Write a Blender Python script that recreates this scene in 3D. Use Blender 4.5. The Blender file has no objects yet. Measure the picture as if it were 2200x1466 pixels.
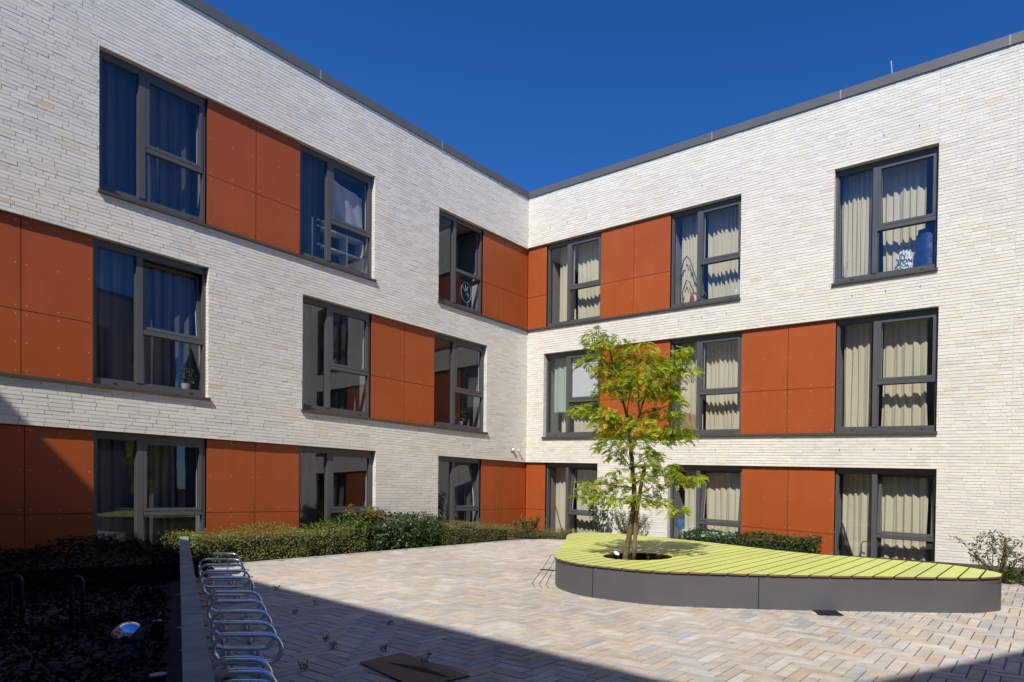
import bpy, math, random
from mathutils import Vector, Matrix
random.seed(7)
R = random.random
U = random.uniform
scene = bpy.context.scene
COL = scene.collection
CAMH = 1.3

# ------------------------------------------------------------------ helpers
class MB:
    """collects faces; verts are world coordinates"""
    def __init__(s):
        s.v = []; s.f = []; s.m = []; s.c = []
    def face(s, pts, mat=0, col=None):
        i = len(s.v); s.v += [tuple(p) for p in pts]
        s.f.append(tuple(range(i, i + len(pts)))); s.m.append(mat); s.c.append(col)
    def hexa(s, p, mat=0, col=None, skip=()):
        # p: 8 points, 0-3 bottom ring (ccw from above), 4-7 top ring
        i = len(s.v); s.v += [tuple(q) for q in p]
        for k, q in enumerate(((3, 2, 1, 0), (4, 5, 6, 7), (0, 1, 5, 4), (1, 2, 6, 5), (2, 3, 7, 6), (3, 0, 4, 7))):
            if k in skip: continue
            s.f.append(tuple(i + j for j in q)); s.m.append(mat); s.c.append(col)
    def box(s, x0, x1, y0, y1, z0, z1, mat=0, col=None):
        s.hexa([(x0, y0, z0), (x1, y0, z0), (x1, y1, z0), (x0, y1, z0), (x0, y0, z1), (x1, y0, z1), (x1, y1, z1), (x0, y1, z1)], mat, col)
    def tube(s, pts, rad, n=8, mat=0, col=None, closed=False, caps=True):
        pts = [Vector(p) for p in pts]; N = len(pts)
        rads = rad if isinstance(rad, (list, tuple)) else [rad] * N
        base = len(s.v); prev = None
        for k, p in enumerate(pts):
            if closed: t = pts[(k + 1) % N] - pts[k - 1]
            else: t = pts[min(k + 1, N - 1)] - pts[max(k - 1, 0)]
            t.normalize()
            if prev is None:
                a = Vector((0, 0, 1)) if abs(t.z) < .9 else Vector((1, 0, 0))
                u = t.cross(a).normalized()
            else:
                u = (prev - t * prev.dot(t)).normalized()
            prev = u; w = t.cross(u)
            for j in range(n):
                an = 2 * math.pi * j / n
                s.v.append(tuple(p + (u * math.cos(an) + w * math.sin(an)) * rads[k]))
        for k in range(N if closed else N - 1):
            a = base + k * n; b = base + ((k + 1) % N) * n
            for j in range(n):
                s.f.append((a + j, a + (j + 1) % n, b + (j + 1) % n, b + j)); s.m.append(mat); s.c.append(col)
        if caps and not closed:
            s.f.append(tuple(base + j for j in reversed(range(n)))); s.m.append(mat); s.c.append(col)
            e = base + (N - 1) * n
            s.f.append(tuple(e + j for j in range(n))); s.m.append(mat); s.c.append(col)
    def lathe(s, cx, cy, prof, n=24, mat=0, axis=None):
        base = len(s.v)
        for (r, z) in prof:
            for j in range(n):
                a = 2 * math.pi * j / n
                s.v.append((cx + r * math.cos(a), cy + r * math.sin(a), z))
        for k in range(len(prof) - 1):
            for j in range(n):
                a = base + k * n; b = a + n
                s.f.append((a + j, a + (j + 1) % n, b + (j + 1) % n, b + j)); s.m.append(mat); s.c.append(None)
        s.f.append(tuple(base + j for j in reversed(range(n)))); s.m.append(mat); s.c.append(None)
        e = base + (len(prof) - 1) * n
        s.f.append(tuple(e + j for j in range(n))); s.m.append(mat); s.c.append(None)
    def build(s, name, mats, parent=None, smooth=False, sharp=None):
        org = Vector((0, 0, 0)); q = parent
        while q is not None:
            org += q.location; q = q.parent
        me = bpy.data.meshes.new(name)
        me.from_pydata([(x - org.x, y - org.y, z - org.z) for x, y, z in s.v], [], s.f)
        for m in (mats if isinstance(mats, (list, tuple)) else [mats]): me.materials.append(m)
        me.polygons.foreach_set('material_index', s.m)
        if any(c is not None for c in s.c):
            at = me.color_attributes.new('Col', 'FLOAT_COLOR', 'CORNER')
            data = []
            for f, c in zip(s.f, s.c):
                c = c or (.5, .5, .5)
                data += [c[0], c[1], c[2], 1.0] * len(f)
            at.data.foreach_set('color', data)
        if smooth: me.polygons.foreach_set('use_smooth', [True] * len(me.polygons))
        me.update()
        o = bpy.data.objects.new(name, me); COL.objects.link(o)
        if parent is not None: o.parent = parent
        return o

def tag(o, label=None, cat=None, group=None, kind=None):
    if label: o['label'] = label
    if cat: o['category'] = cat
    if group: o['group'] = group
    if kind: o['kind'] = kind
    return o
def empty(name, loc, label=None, cat=None, group=None):
    o = bpy.data.objects.new(name, None); o.location = loc; o.empty_display_size = .1
    COL.objects.link(o); return tag(o, label, cat, group)
def place(o, loc):
    """move the origin of a finished single-mesh thing to loc without moving its shape"""
    loc = Vector(loc); o.data.transform(Matrix.Translation(-loc)); o.location = loc; return o

# ------------------------------------------------------------------ materials
def new_mat(name):
    m = bpy.data.materials.new(name); m.use_nodes = True
    nt = m.node_tree; nt.nodes.clear()
    out = nt.nodes.new('ShaderNodeOutputMaterial')
    return m, nt, out
def N(nt, t, **kw):
    n = nt.nodes.new(t)
    for k, v in kw.items():
        if k in n.inputs.keys(): n.inputs[k].default_value = v
        else: setattr(n, k, v)
    return n
def simple(name, col, rough=.6, metal=0., noise=0.12, scale=8., bump=0., spec=.5, vary_rough=0., objrand=0., streak=0.):
    m, nt, out = new_mat(name)
    b = N(nt, 'ShaderNodeBsdfPrincipled'); b.inputs['Roughness'].default_value = rough
    b.inputs['Metallic'].default_value = metal; b.inputs['Specular IOR Level'].default_value = spec
    tc = N(nt, 'ShaderNodeTexCoord'); nz = N(nt, 'ShaderNodeTexNoise'); nz.inputs['Scale'].default_value = scale; nz.inputs['Detail'].default_value = 5
    nt.links.new(tc.outputs['Object'], nz.inputs['Vector'])
    mr = N(nt, 'ShaderNodeMapRange'); mr.inputs['From Min'].default_value = .3; mr.inputs['From Max'].default_value = .7
    mr.inputs['To Min'].default_value = 1 - noise; mr.inputs['To Max'].default_value = 1 + noise
    nt.links.new(nz.outputs['Fac'], mr.inputs['Value'])
    mx = N(nt, 'ShaderNodeMix'); mx.data_type = 'RGBA'; mx.blend_type = 'MULTIPLY'; mx.inputs['Factor'].default_value = 1
    mx.inputs['A'].default_value = (*col, 1)
    for i in mx.inputs:
        if i.name == 'A' and i.type == 'RGBA': i.default_value = (*col, 1)
    fac = mr.outputs[0]
    def mul(a, b):
        n = N(nt, 'ShaderNodeMath'); n.operation = 'MULTIPLY'; nt.links.new(a, n.inputs[0]); nt.links.new(b, n.inputs[1]); return n.outputs[0]
    if objrand:      # each piece its own slight tone
        oi = N(nt, 'ShaderNodeObjectInfo'); m4 = N(nt, 'ShaderNodeMapRange'); m4.inputs['To Min'].default_value = 1 - objrand; m4.inputs['To Max'].default_value = 1 + objrand
        nt.links.new(oi.outputs['Random'], m4.inputs['Value']); fac = mul(fac, m4.outputs[0])
    if streak:       # faint run-off streaks
        mp5 = N(nt, 'ShaderNodeMapping'); mp5.inputs['Scale'].default_value = (14, 14, .7); n5 = N(nt, 'ShaderNodeTexNoise'); n5.inputs['Scale'].default_value = 1; n5.inputs['Detail'].default_value = 4
        nt.links.new(tc.outputs['Object'], mp5.inputs['Vector']); nt.links.new(mp5.outputs[0], n5.inputs['Vector'])
        m5 = N(nt, 'ShaderNodeMapRange'); m5.inputs['From Min'].default_value = .3; m5.inputs['From Max'].default_value = .7; m5.inputs['To Min'].default_value = 1 - streak; m5.inputs['To Max'].default_value = 1 + streak
        nt.links.new(n5.outputs['Fac'], m5.inputs['Value']); fac = mul(fac, m5.outputs[0])
    cb = N(nt, 'ShaderNodeCombineColor')
    for k in ('Red', 'Green', 'Blue'): nt.links.new(fac, cb.inputs[k])
    bi = [i for i in mx.inputs if i.name == 'B' and i.type == 'RGBA'][0]; nt.links.new(cb.outputs[0], bi)
    ro = [o for o in mx.outputs if o.type == 'RGBA'][0]
    nt.links.new(ro, b.inputs['Base Color'])
    if bump:
        bp = N(nt, 'ShaderNodeBump'); bp.inputs['Strength'].default_value = bump; bp.inputs['Distance'].default_value = .01
        n2 = N(nt, 'ShaderNodeTexNoise'); n2.inputs['Scale'].default_value = scale * 6; nt.links.new(tc.outputs['Object'], n2.inputs['Vector'])
        nt.links.new(n2.outputs['Fac'], bp.inputs['Height']); nt.links.new(bp.outputs[0], b.inputs['Normal'])
    if vary_rough:
        m3 = N(nt, 'ShaderNodeMapRange'); m3.inputs['To Min'].default_value = rough - vary_rough; m3.inputs['To Max'].default_value = rough + vary_rough
        nt.links.new(nz.outputs['Fac'], m3.inputs['Value']); nt.links.new(m3.outputs[0], b.inputs['Roughness'])
    nt.links.new(b.outputs[0], out.inputs[0])
    return m
def attr_mat(name, rough=.8, noise=.12, scale=(6, 6, 40), bump=.25, bscale=60., spec=.3):
    """base colour from the per-face colour attribute, mottled by noise"""
    m, nt, out = new_mat(name)
    b = N(nt, 'ShaderNodeBsdfPrincipled'); b.inputs['Roughness'].default_value = rough; b.inputs['Specular IOR Level'].default_value = spec
    at = N(nt, 'ShaderNodeAttribute'); at.attribute_name = 'Col'
    tc = N(nt, 'ShaderNodeTexCoord'); mp = N(nt, 'ShaderNodeMapping'); mp.inputs['Scale'].default_value = scale
    nt.links.new(tc.outputs['Object'], mp.inputs['Vector'])
    nz = N(nt, 'ShaderNodeTexNoise'); nz.inputs['Scale'].default_value = 1; nz.inputs['Detail'].default_value = 6; nt.links.new(mp.outputs[0], nz.inputs['Vector'])
    n0 = N(nt, 'ShaderNodeTexNoise'); n0.inputs['Scale'].default_value = .45; n0.inputs['Detail'].default_value = 4; nt.links.new(tc.outputs['Object'], n0.inputs['Vector'])
    ad = N(nt, 'ShaderNodeMath'); ad.operation = 'ADD'; nt.links.new(nz.outputs['Fac'], ad.inputs[0]); nt.links.new(n0.outputs['Fac'], ad.inputs[1])
    mr = N(nt, 'ShaderNodeMapRange'); mr.inputs['From Min'].default_value = .65; mr.inputs['From Max'].default_value = 1.35
    mr.inputs['To Min'].default_value = 1 - noise; mr.inputs['To Max'].default_value = 1 + noise
    nt.links.new(ad.outputs[0], mr.inputs['Value'])
    vm = N(nt, 'ShaderNodeVectorMath'); vm.operation = 'SCALE'
    nt.links.new(at.outputs['Color'], vm.inputs[0]); nt.links.new(mr.outputs[0], vm.inputs['Scale'])
    nt.links.new(vm.outputs[0], b.inputs['Base Color'])
    if bump:
        bp = N(nt, 'ShaderNodeBump'); bp.inputs['Strength'].default_value = bump; bp.inputs['Distance'].default_value = .006
        n2 = N(nt, 'ShaderNodeTexNoise'); n2.inputs['Scale'].default_value = bscale; n2.inputs['Detail'].default_value = 4; nt.links.new(tc.outputs['Object'], n2.inputs['Vector'])
        nt.links.new(n2.outputs['Fac'], bp.inputs['Height']); nt.links.new(bp.outputs[0], b.inputs['Normal'])
    nt.links.new(b.outputs[0], out.inputs[0])
    return m
def leaf_mat(name, rough=.45, trans=.35, spec=.4):
    m, nt, out = new_mat(name)
    at = N(nt, 'ShaderNodeAttribute'); at.attribute_name = 'Col'
    b = N(nt, 'ShaderNodeBsdfPrincipled'); b.inputs['Roughness'].default_value = rough; b.inputs['Specular IOR Level'].default_value = spec
    t = N(nt, 'ShaderNodeBsdfTranslucent')
    nt.links.new(at.outputs['Color'], b.inputs['Base Color'])
    hs = N(nt, 'ShaderNodeHueSaturation'); hs.inputs['Value'].default_value = 1.3; hs.inputs['Saturation'].default_value = 1.1
    nt.links.new(at.outputs['Color'], hs.inputs['Color']); nt.links.new(hs.outputs[0], t.inputs['Color'])
    mx = N(nt, 'ShaderNodeMixShader'); mx.inputs[0].default_value = trans
    nt.links.new(b.outputs[0], mx.inputs[1]); nt.links.new(t.outputs[0], mx.inputs[2]); nt.links.new(mx.outputs[0], out.inputs[0])
    return m
def glass_mat(name, tint=(.93, .95, .93), gain=2.1, wob=.0):
    m, nt, out = new_mat(name)
    ge = N(nt, 'ShaderNodeNewGeometry'); dt = N(nt, 'ShaderNodeVectorMath'); dt.operation = 'DOT_PRODUCT'
    nt.links.new(ge.outputs['Normal'], dt.inputs[0]); nt.links.new(ge.outputs['Incoming'], dt.inputs[1])
    def mth(op, a, b=None):
        n = N(nt, 'ShaderNodeMath'); n.operation = op
        for i, x in enumerate((a, b)):
            if x is None: continue
            if isinstance(x, (int, float)): n.inputs[i].default_value = x
            else: nt.links.new(x, n.inputs[i])
        return n.outputs[0]
    c_ = mth('ABSOLUTE', dt.outputs['Value']); p5 = mth('POWER', mth('SUBTRACT', 1.0, c_), 5.0)
    F = mth('ADD', mth('MULTIPLY', p5, .96), .04)
    mu = N(nt, 'ShaderNodeMath'); mu.operation = 'MULTIPLY'; mu.use_clamp = True; mu.inputs[1].default_value = gain; nt.links.new(F, mu.inputs[0])
    tr = N(nt, 'ShaderNodeBsdfTransparent'); tr.inputs['Color'].default_value = (*tint, 1)
    gl = N(nt, 'ShaderNodeBsdfGlossy'); gl.inputs['Roughness'].default_value = 0.0; gl.inputs['Color'].default_value = (.93, .95, 1, 1)
    if wob:   # float glass is never quite flat
        tc = N(nt, 'ShaderNodeTexCoord'); nz = N(nt, 'ShaderNodeTexNoise'); nz.inputs['Scale'].default_value = 1.3; nz.inputs['Detail'].default_value = 1
        bp = N(nt, 'ShaderNodeBump'); bp.inputs['Strength'].default_value = wob; bp.inputs['Distance'].default_value = .02
        nt.links.new(tc.outputs['Object'], nz.inputs['Vector']); nt.links.new(nz.outputs['Fac'], bp.inputs['Height']); nt.links.new(bp.outputs[0], gl.inputs['Normal'])
    mx = N(nt, 'ShaderNodeMixShader')
    nt.links.new(mu.outputs[0], mx.inputs[0])
    nt.links.new(tr.outputs[0], mx.inputs[1]); nt.links.new(gl.outputs[0], mx.inputs[2]); nt.links.new(mx.outputs[0], out.inputs[0])
    return m

M = {}
M['brick'] = attr_mat('pale_brick', .85, .075, (5, 5, 30), .35, 90)
M['mortar'] = simple('mortar', (.70, .655, .56), .95, noise=.10, scale=20)
M['sealant'] = simple('joint_sealant', (.66, .63, .55), .8, noise=.03)
M['frame'] = simple('window_frame_grey', (.094, .095, .097), .42, noise=.05, scale=3, vary_rough=.06)
M['dark'] = simple('cavity_black', (.01, .01, .01), .9, noise=.05)
M['panel'] = simple('orange_panel', (.395, .088, .0225), .45, noise=.045, scale=1.6, spec=.28, vary_rough=.08, objrand=.04, streak=.025)
M['rivet'] = simple('rivet', (.60, .25, .13), .4, noise=.05)
M['sill'] = simple('sill_metal', (.075, .064, .055), .5, noise=.1)
M['coping'] = simple('coping_metal', (.125, .125, .13), .45, noise=.06, scale=2)
M['copingjoint'] = simple('coping_joint', (.33, .33, .34), .4)
M['glass'] = glass_mat('window_glass', wob=.05)
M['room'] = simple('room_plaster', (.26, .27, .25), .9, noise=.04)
M['whiteframe'] = simple('white_inner_frame', (.75, .76, .76), .4, noise=.03)
M['roof'] = simple('roof_gravel', (.2, .2, .2), .95)
M['steel'] = simple('sky_tinted_steel', (.66, .76, .93), .13, 1.0, noise=.12, scale=14, vary_rough=.08)  # bluish base colour paints the sky's reflection into the steel
M['blacksteel'] = simple('dark_steel', (.030, .032, .040), .5, .3)
M['concrete'] = simple('concrete', (.27, .265, .26), .85, noise=.22, scale=7, bump=.3)
M['soil'] = simple('soil', (.035, .026, .018), .95, noise=.35, scale=12, bump=.6)
M['joint'] = simple('joint_sand', (.075, .065, .055), .95, noise=.3, scale=10)
M['pave'] = attr_mat('paving_block', .82, .26, (7, 11, 9), .35, 110)
M['edging'] = simple('edging_stone', (.46, .44, .41), .85, noise=.15, scale=6, bump=.2)
M['deck'] = attr_mat('lime_deck', .55, .085, (1.5, 1.5, 1.5), .12, 160)
M['deckedge'] = simple('deck_board_edge', (.17, .095, .05), .7, noise=.2)
M['skirt'] = simple('grey_skirt', (.098, .100, .110), .5, noise=.07, scale=2.5, bump=.03, vary_rough=.08)
M['liner'] = simple('pit_liner', (.025, .025, .028), .45, noise=.3, scale=6, bump=.9)
M['bark'] = simple('bark', (.17, .125, .06), .9, noise=.4, scale=22, bump=1.0)
M['stake'] = simple('stake_wood', (.20, .145, .085), .85, noise=.3, scale=14, bump=.6)
M['strap'] = simple('tie_strap', (.06, .035, .02), .9)
M['tree_leaf'] = leaf_mat('honey_locust_leaf', .5, .46)
M['laurel'] = leaf_mat('laurel_leaf', .40, .14, .35)
M['shade_leaf'] = leaf_mat('shade_leaf', .75, .1, .12)  # dulled leaf copy for foliage whose colours carry painted shade
M['hedge_leaf'] = leaf_mat('small_hedge_leaf', .55, .25)
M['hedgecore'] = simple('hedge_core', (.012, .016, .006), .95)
M['lens'] = simple('lamp_lens', (.75, .78, .8), .15, 0, noise=.02)
M['curtain'] = None
M['white'] = simple('white_plastic', (.72, .72, .70), .45, noise=.03)
M['paleblue'] = simple('pale_blue_box', (.55, .66, .62), .6, noise=.04)
M['blue'] = simple('blue_cloth', (.05, .16, .45), .8, noise=.2)
M['paper'] = simple('brown_paper', (.34, .24, .13), .8, noise=.2, scale=20, bump=.4)
M['red'] = simple('red_plastic', (.30, .02, .02), .35)
M['black'] = simple('black_plastic', (.018, .018, .02), .45)
M['hose'] = simple('hose_plastic', (.06, .07, .10), .4)
M['wood'] = simple('brown_wood', (.16, .07, .03), .6)
M['bluebag'] = simple('dark_blue_bag', (.015, .05, .17), .35, noise=.2, bump=.5)
M['ink'] = simple('blue_ink', (.02, .06, .22), .6)
M['foil'] = simple('white_foil', (.74, .77, .78), .35, .0, noise=.12, scale=14, bump=.3)
M['tape'] = simple('red_tape', (.45, .06, .04), .5)
M['rail'] = simple('pale_rail', (.55, .55, .52), .55, noise=.15)

def cloth_mat(name, col, trans=.25):
    m, nt, out = new_mat(name)
    d = N(nt, 'ShaderNodeBsdfDiffuse'); t = N(nt, 'ShaderNodeBsdfTranslucent'); mx = N(nt, 'ShaderNodeMixShader'); mx.inputs[0].default_value = trans
    tc = N(nt, 'ShaderNodeTexCoord'); wv = N(nt, 'ShaderNodeTexNoise'); wv.inputs['Scale'].default_value = 40; nt.links.new(tc.outputs['Object'], wv.inputs['Vector'])
    cr = N(nt, 'ShaderNodeValToRGB'); cr.color_ramp.elements[0].color = (*[c * .86 for c in col], 1); cr.color_ramp.elements[1].color = (*[min(1, c * 1.1) for c in col], 1)
    nt.links.new(wv.outputs['Fac'], cr.inputs[0])
    for n in (d, t): nt.links.new(cr.outputs[0], n.inputs['Color'])
    nt.links.new(d.outputs[0], mx.inputs[1]); nt.links.new(t.outputs[0], mx.inputs[2]); nt.links.new(mx.outputs[0], out.inputs[0])
    return m
M['beige'] = cloth_mat('beige_curtain', (.69, .63, .49), .10)
M['grey_curtain'] = cloth_mat('grey_curtain', (.15, .15, .16))
M['green_curtain'] = cloth_mat('pale_green_curtain', (.50, .60, .54))
M['blind'] = cloth_mat('white_blind', (.80, .82, .86), .15)
M['sheet'] = cloth_mat('white_sheet', (.72, .72, .76), .3)

# ------------------------------------------------------------------ plan
C0 = Vector((-3.154, 18.2, 0))
aL, aR = math.radians(33.9), math.radians(56.13)
dL = Vector((-math.sin(aL), -math.cos(aL), 0)); dR = Vector((math.sin(aR), -math.cos(aR), 0))
nL = Vector((-dL.y, dL.x, 0)); nR = Vector((dR.y, -dR.x, 0))
if nL.x < 0: nL = -nL
if nR.y > 0: nR = -nR
class Wing: pass
WL = Wing(); WL.o = C0; WL.d = dL; WL.n = nL
WR = Wing(); WR.o = C0; WR.d = dR; WR.n = nR
B0 = -.25
WL.lev = dict(b=(B0, 0), h1=(.755, .0096 - .0010), s2=(1.483, .0096 + .0008), h2=(3.815, .0096 + .0029), s3=(4.605, .0096), h3=(6.926, .0096 - .0045), cb=(8.370, .0096 - .0046), ct=(8.555, .0096 - .0046))
WR.lev = dict(b=(B0, 0), h1=(.757, -.0142 - .0116), s2=(1.49, -.0142 - .0113), h2=(3.842, -.0142 - .0052), s3=(4.60, -.0142 - .0062), h3=(6.950, -.0142 - .0010), cb=(8.370, -.0142), ct=(8.555, -.0142))
def lev(w, k, t):
    a, b = w.lev[k]
    return a + b * t + (0 if k == 'b' else CAMH)
def pt(w, t, z, d=0.):
    return w.o + w.d * t + w.n * d + Vector((0, 0, z))
def PQ(p, q, z=0.):     # distance from wing L, distance from wing R
    return C0 + nL * p + dL * q + Vector((0, 0, z))

# openings: (t0,t1,bottom,top)
WL.open = [(4.915, 9.80, 's3', 'h3'), (0, 3.16, 's3', 'h3'), (8.235, 13.5, 's2', 'h2'), (1.54, 6.53, 's2', 'h2'), (4.85, 13.5, 'b', 'h1'), (0, 3.12, 'b', 'h1')]
WR.open = [(0, 6.67, 's3', 'h3'), (8.80, 10.80, 's3', 'h3'), (.65, 10.85, 's2', 'h2'), (0, 2.61, 'b', 'h1'), (4.81, 10.87, 'b', 'h1')]
WL.t1 = 16.55; WR.t1 = 22.9
BANDS = [('b', 'h1'), ('h1', 's2'), ('s2', 'h2'), ('h2', 's3'), ('s3', 'h3'), ('h3', 'cb')]

building = empty('apartment_building', (C0.x, C0.y, 0), 'three storey pale brick apartment building with orange panels around a paved yard', 'building')

def bcol():
    r = R()
    k = U(.96, 1.03)
    if r < .09: c = (.815, .775, .685)
    elif r < .18: c = (.76, .752, .735)
    elif r < .190: c = (.775, .68, .59)
    elif r < .50: c = (.80, .785, .745)
    else: c = (.845, .83, .795)
    return (c[0] * k * 1.0, c[1] * k * .975, c[2] * k * .90)

def brick_wall(w, name, tcut, joints, t_from=0.0):
    """bricks laid course by course on a mortar bed, with openings and reveals"""
    mb = MB(); mo = MB()
    for lo, hi in BANDS:
        spans = sorted([(o[0], o[1]) for o in w.open if BANDS.index((lo, hi)) >= [b[0] for b in BANDS].index(o[2]) and [b[1] for b in BANDS].index(o[3]) >= BANDS.index((lo, hi))])
        free = []; a = t_from
        for s0, s1 in spans:
            if s0 > a + .01: free.append((a, s0))
            a = max(a, s1)
        if a < w.t1: free.append((a, w.t1))
        H = lev(w, hi, 3) - lev(w, lo, 3)
        n = max(1, round(H / .0625))
        # mortar bed and reveal faces
        for f0, f1 in free:
            mo.face([pt(w, f0, lev(w, lo, f0), -.0055), pt(w, f1, lev(w, lo, f1), -.0055), pt(w, f1, lev(w, hi, f1), -.0055), pt(w, f0, lev(w, hi, f0), -.0055)])
        # split at movement joints
        segs = []
        for f0, f1 in free:
            cuts = [f0] + [j for (j, bl) in joints if f0 + .05 < j < f1 - .05 and (bl is None or (lo, hi) in bl)] + [f1]
            for u0, u1 in zip(cuts[:-1], cuts[1:]):
                segs.append((u0 + (.006 if u0 != f0 else 0), u1 - (.006 if u1 != f1 else 0)))
                if u1 != f1:
                    mo.face([pt(w, u1 - .008, lev(w, lo, u1), -.003), pt(w, u1 + .008, lev(w, lo, u1), -.003), pt(w, u1 + .008, lev(w, hi, u1), -.003), pt(w, u1 - .008, lev(w, hi, u1), -.003)], 1)
        for k in range(n):
            zf0 = k / n; zf1 = (k + 1) / n
            for f0, f1 in segs:
                t = f0 - U(0, .27)
                while t < f1 - .004:
                    ln = .285 if R() > .14 else .14
                    a = max(t, f0); b = min(t + ln, f1)
                    t += ln
                    if a > f0 + .001: a += .005
                    if b < f1 - .001: b -= .005
                    if b - a < .02 or a > tcut: continue
                    def zz(tt, fr): return lev(w, lo, tt) * (1 - fr) + lev(w, hi, tt) * fr
                    g = .0042 / H
                    d = U(-.0022, .0022)
                    tl = U(-.0016, .0016)
                    zA0, zA1 = zz(a, zf0 + g), zz(a, zf1 - g); zB0, zB1 = zz(b, zf0 + g), zz(b, zf1 - g)
                    q = [pt(w, a, zA0, -.014), pt(w, b, zB0, -.014), pt(w, b, zB0, d + tl), pt(w, a, zA0, d - tl),
                         pt(w, a, zA1, -.014), pt(w, b, zB1, -.014), pt(w, b, zB1, d + tl), pt(w, a, zA1, d - tl)]
                    mb.hexa(q, 0, bcol(), skip=(4,) if False else (2,))
    # reveals (brick returns) around the openings
    dep = -.26
    for t0, t1, lo, hi in w.open:
        e0 = t0 if t0 > 0 else -.26
        for tt in ([t0] if t0 > 0 else []) + [t1]:
            zb, zt = lev(w, lo, tt), lev(w, hi, tt); n = round((zt - zb) / .0625)
            s = 1 if tt == t0 else -1
            for k in range(n):
                z0 = zb + (zt - zb) * (k + .08) / n; z1 = zb + (zt - zb) * (k + .92) / n
                mb.face([pt(w, tt + s * .0, z0, -.012), pt(w, tt + s * .0, z0, dep), pt(w, tt + s * .0, z1, dep), pt(w, tt + s * .0, z1, -.012)], 0, bcol())
            mo.face([pt(w, tt - s * .002, zb, -.014), pt(w, tt - s * .002, zb, dep), pt(w, tt - s * .002, zt, dep), pt(w, tt - s * .002, zt, -.014)])
        for key, sg in ((hi, 1), (lo, -1)):
            off = .003 if sg > 0 else 0
            mo.face([pt(w, e0, lev(w, key, e0) + off, -.004), pt(w, t1, lev(w, key, t1) + off, -.004), pt(w, t1, lev(w, key, t1) + off, dep), pt(w, e0, lev(w, key, e0) + off, dep)])
    o1 = mb.build(name, M['brick'], building)
    o2 = mo.build('mortar_bed', [M['mortar'], M['sealant']], o1)
    return o1

UP = [('h3', 'cb')]
wall_l = brick_wall(WL, 'brick_wall', 14.2, [(9.80, UP), (4.915, UP + [('h2', 's3')]), (3.16, UP), (8.235, [('h2', 's3')]), (6.53, [('h2', 's3')]), (1.54, [('h2', 's3')]), (4.85, [('h1', 's2')]), (3.12, [('h1', 's2')])])
wall_r = brick_wall(WR, 'brick_wall', 17.5, [(6.67, UP + [('h2', 's3')]), (10.80, None), (12.1, None), (.65, [('h2', 's3'), ('h1', 's2')]), (2.61, [('h1', 's2')]), (4.81, [('h1', 's2')])])
# open weep joints in the bed over the right wing's windows
for t, z in [(9.13, 7.38), (9.78, 7.37), (10.44, 7.37), (9.2, 4.22), (9.86, 4.22), (10.51, 4.22), (1.47, 7.38), (.84, 7.37), (2.11, 7.37), (5.0, 7.38), (5.65, 7.37), (6.3, 7.38), (5.05, 4.23), (5.69, 4.23), (6.34, 4.23), (9.0, 1.02), (9.7, 1.02), (10.4, 1.02), (5.4, 1.05), (6.1, 1.05)]:
    zz = z + CAMH - .0142 * t
    wp = MB(); wp.face([pt(WR, t - .006, zz - .028, .0035), pt(WR, t + .006, zz - .028, .0035), pt(WR, t + .006, zz + .028, .0035), pt(WR, t - .006, zz + .028, .0035)])
    wp.build('weep_slot', M['dark'], building)

# ------------------------------------------------------------------ coping and roof
def coping(w, t0, t1, joints):
    mb = MB()
    def P(t, k, dz, d): return pt(w, t, lev(w, k, t) + dz, d)
    mb.hexa([P(t0, 'cb', 0, .028), P(t1, 'cb', 0, .028), P(t1, 'cb', 0, -.45), P(t0, 'cb', 0, -.45), P(t0, 'ct', 0, .028), P(t1, 'ct', 0, .028), P(t1, 'ct', 0, -.45), P(t0, 'ct', 0, -.45)])
    for j in joints:
        mb.hexa([P(j - .012, 'cb', -.002, .031), P(j + .012, 'cb', -.002, .031), P(j + .012, 'cb', -.002, .02), P(j - .012, 'cb', -.002, .02), P(j - .012, 'ct', .002, .031), P(j + .012, 'ct', .002, .031), P(j + .012, 'ct', .002, .02), P(j - .012, 'ct', .002, .02)], 1)
    return mb.build('roof_coping', [M['coping'], M['copingjoint']], building)
coping(WL, .030, WL.t1, [3.1, 6.2, 9.3])
coping(WR, -.45, WR.t1, [5.9, 8.9, 11.95])
rf = MB()
zr = 9.45
for w in (WL, WR):
    rf.face([pt(w, -8, zr - (0 if w is WL else .01), -.2), pt(w, w.t1, zr - (0 if w is WL else .01), -.2), pt(w, w.t1, zr - (0 if w is WL else .01), -8), pt(w, -8, zr - (0 if w is WL else .01), -8)])
    rf.face([pt(w, -8, 0, -8), pt(w, w.t1, 0, -8), pt(w, w.t1, zr, -8), pt(w, -8, zr, -8)])
    rf.face([pt(w, w.t1, 0, -8), pt(w, w.t1, 0, -.3), pt(w, w.t1, zr, -.3), pt(w, w.t1, zr, -8)])
rf.build('flat_roof', M['roof'], building)

# ------------------------------------------------------------------ windows
class WinMap:
    """u: metres from the screen-left jamb, v: metres above the window bottom"""
    def __init__(s, w, tl, tr, lo, hi):
        s.w, s.tl, s.tr = w, tl, tr; s.W = abs(tr - tl)
        s.lo, s.hi = lo, hi
        tm = (tl + tr) / 2; s.H = s.top(tm) - s.bot(tm)
    def bot(s, t):
        if s.lo == 'x': return lev(s.w, 'h1', t) - (2.34 if s.w is WL else 2.40)
        return lev(s.w, s.lo, t)
    def top(s, t): return lev(s.w, s.hi, t)
    def P(s, u, v, d):
        t = s.tl + (s.tr - s.tl) * u / s.W
        b, tp = s.bot(t), s.top(t)
        return pt(s.w, t, b + (tp - b) * v / s.H, d)
    def bar(s, mb, u0, u1, v0, v1, d0, d1, mat=0):
        q = [s.P(u0, v0, d1), s.P(u1, v0, d1), s.P(u1, v0, d0), s.P(u0, v0, d0), s.P(u0, v1, d1), s.P(u1, v1, d1), s.P(u1, v1, d0), s.P(u0, v1, d0)]
        mb.hexa(q, mat)
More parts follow.
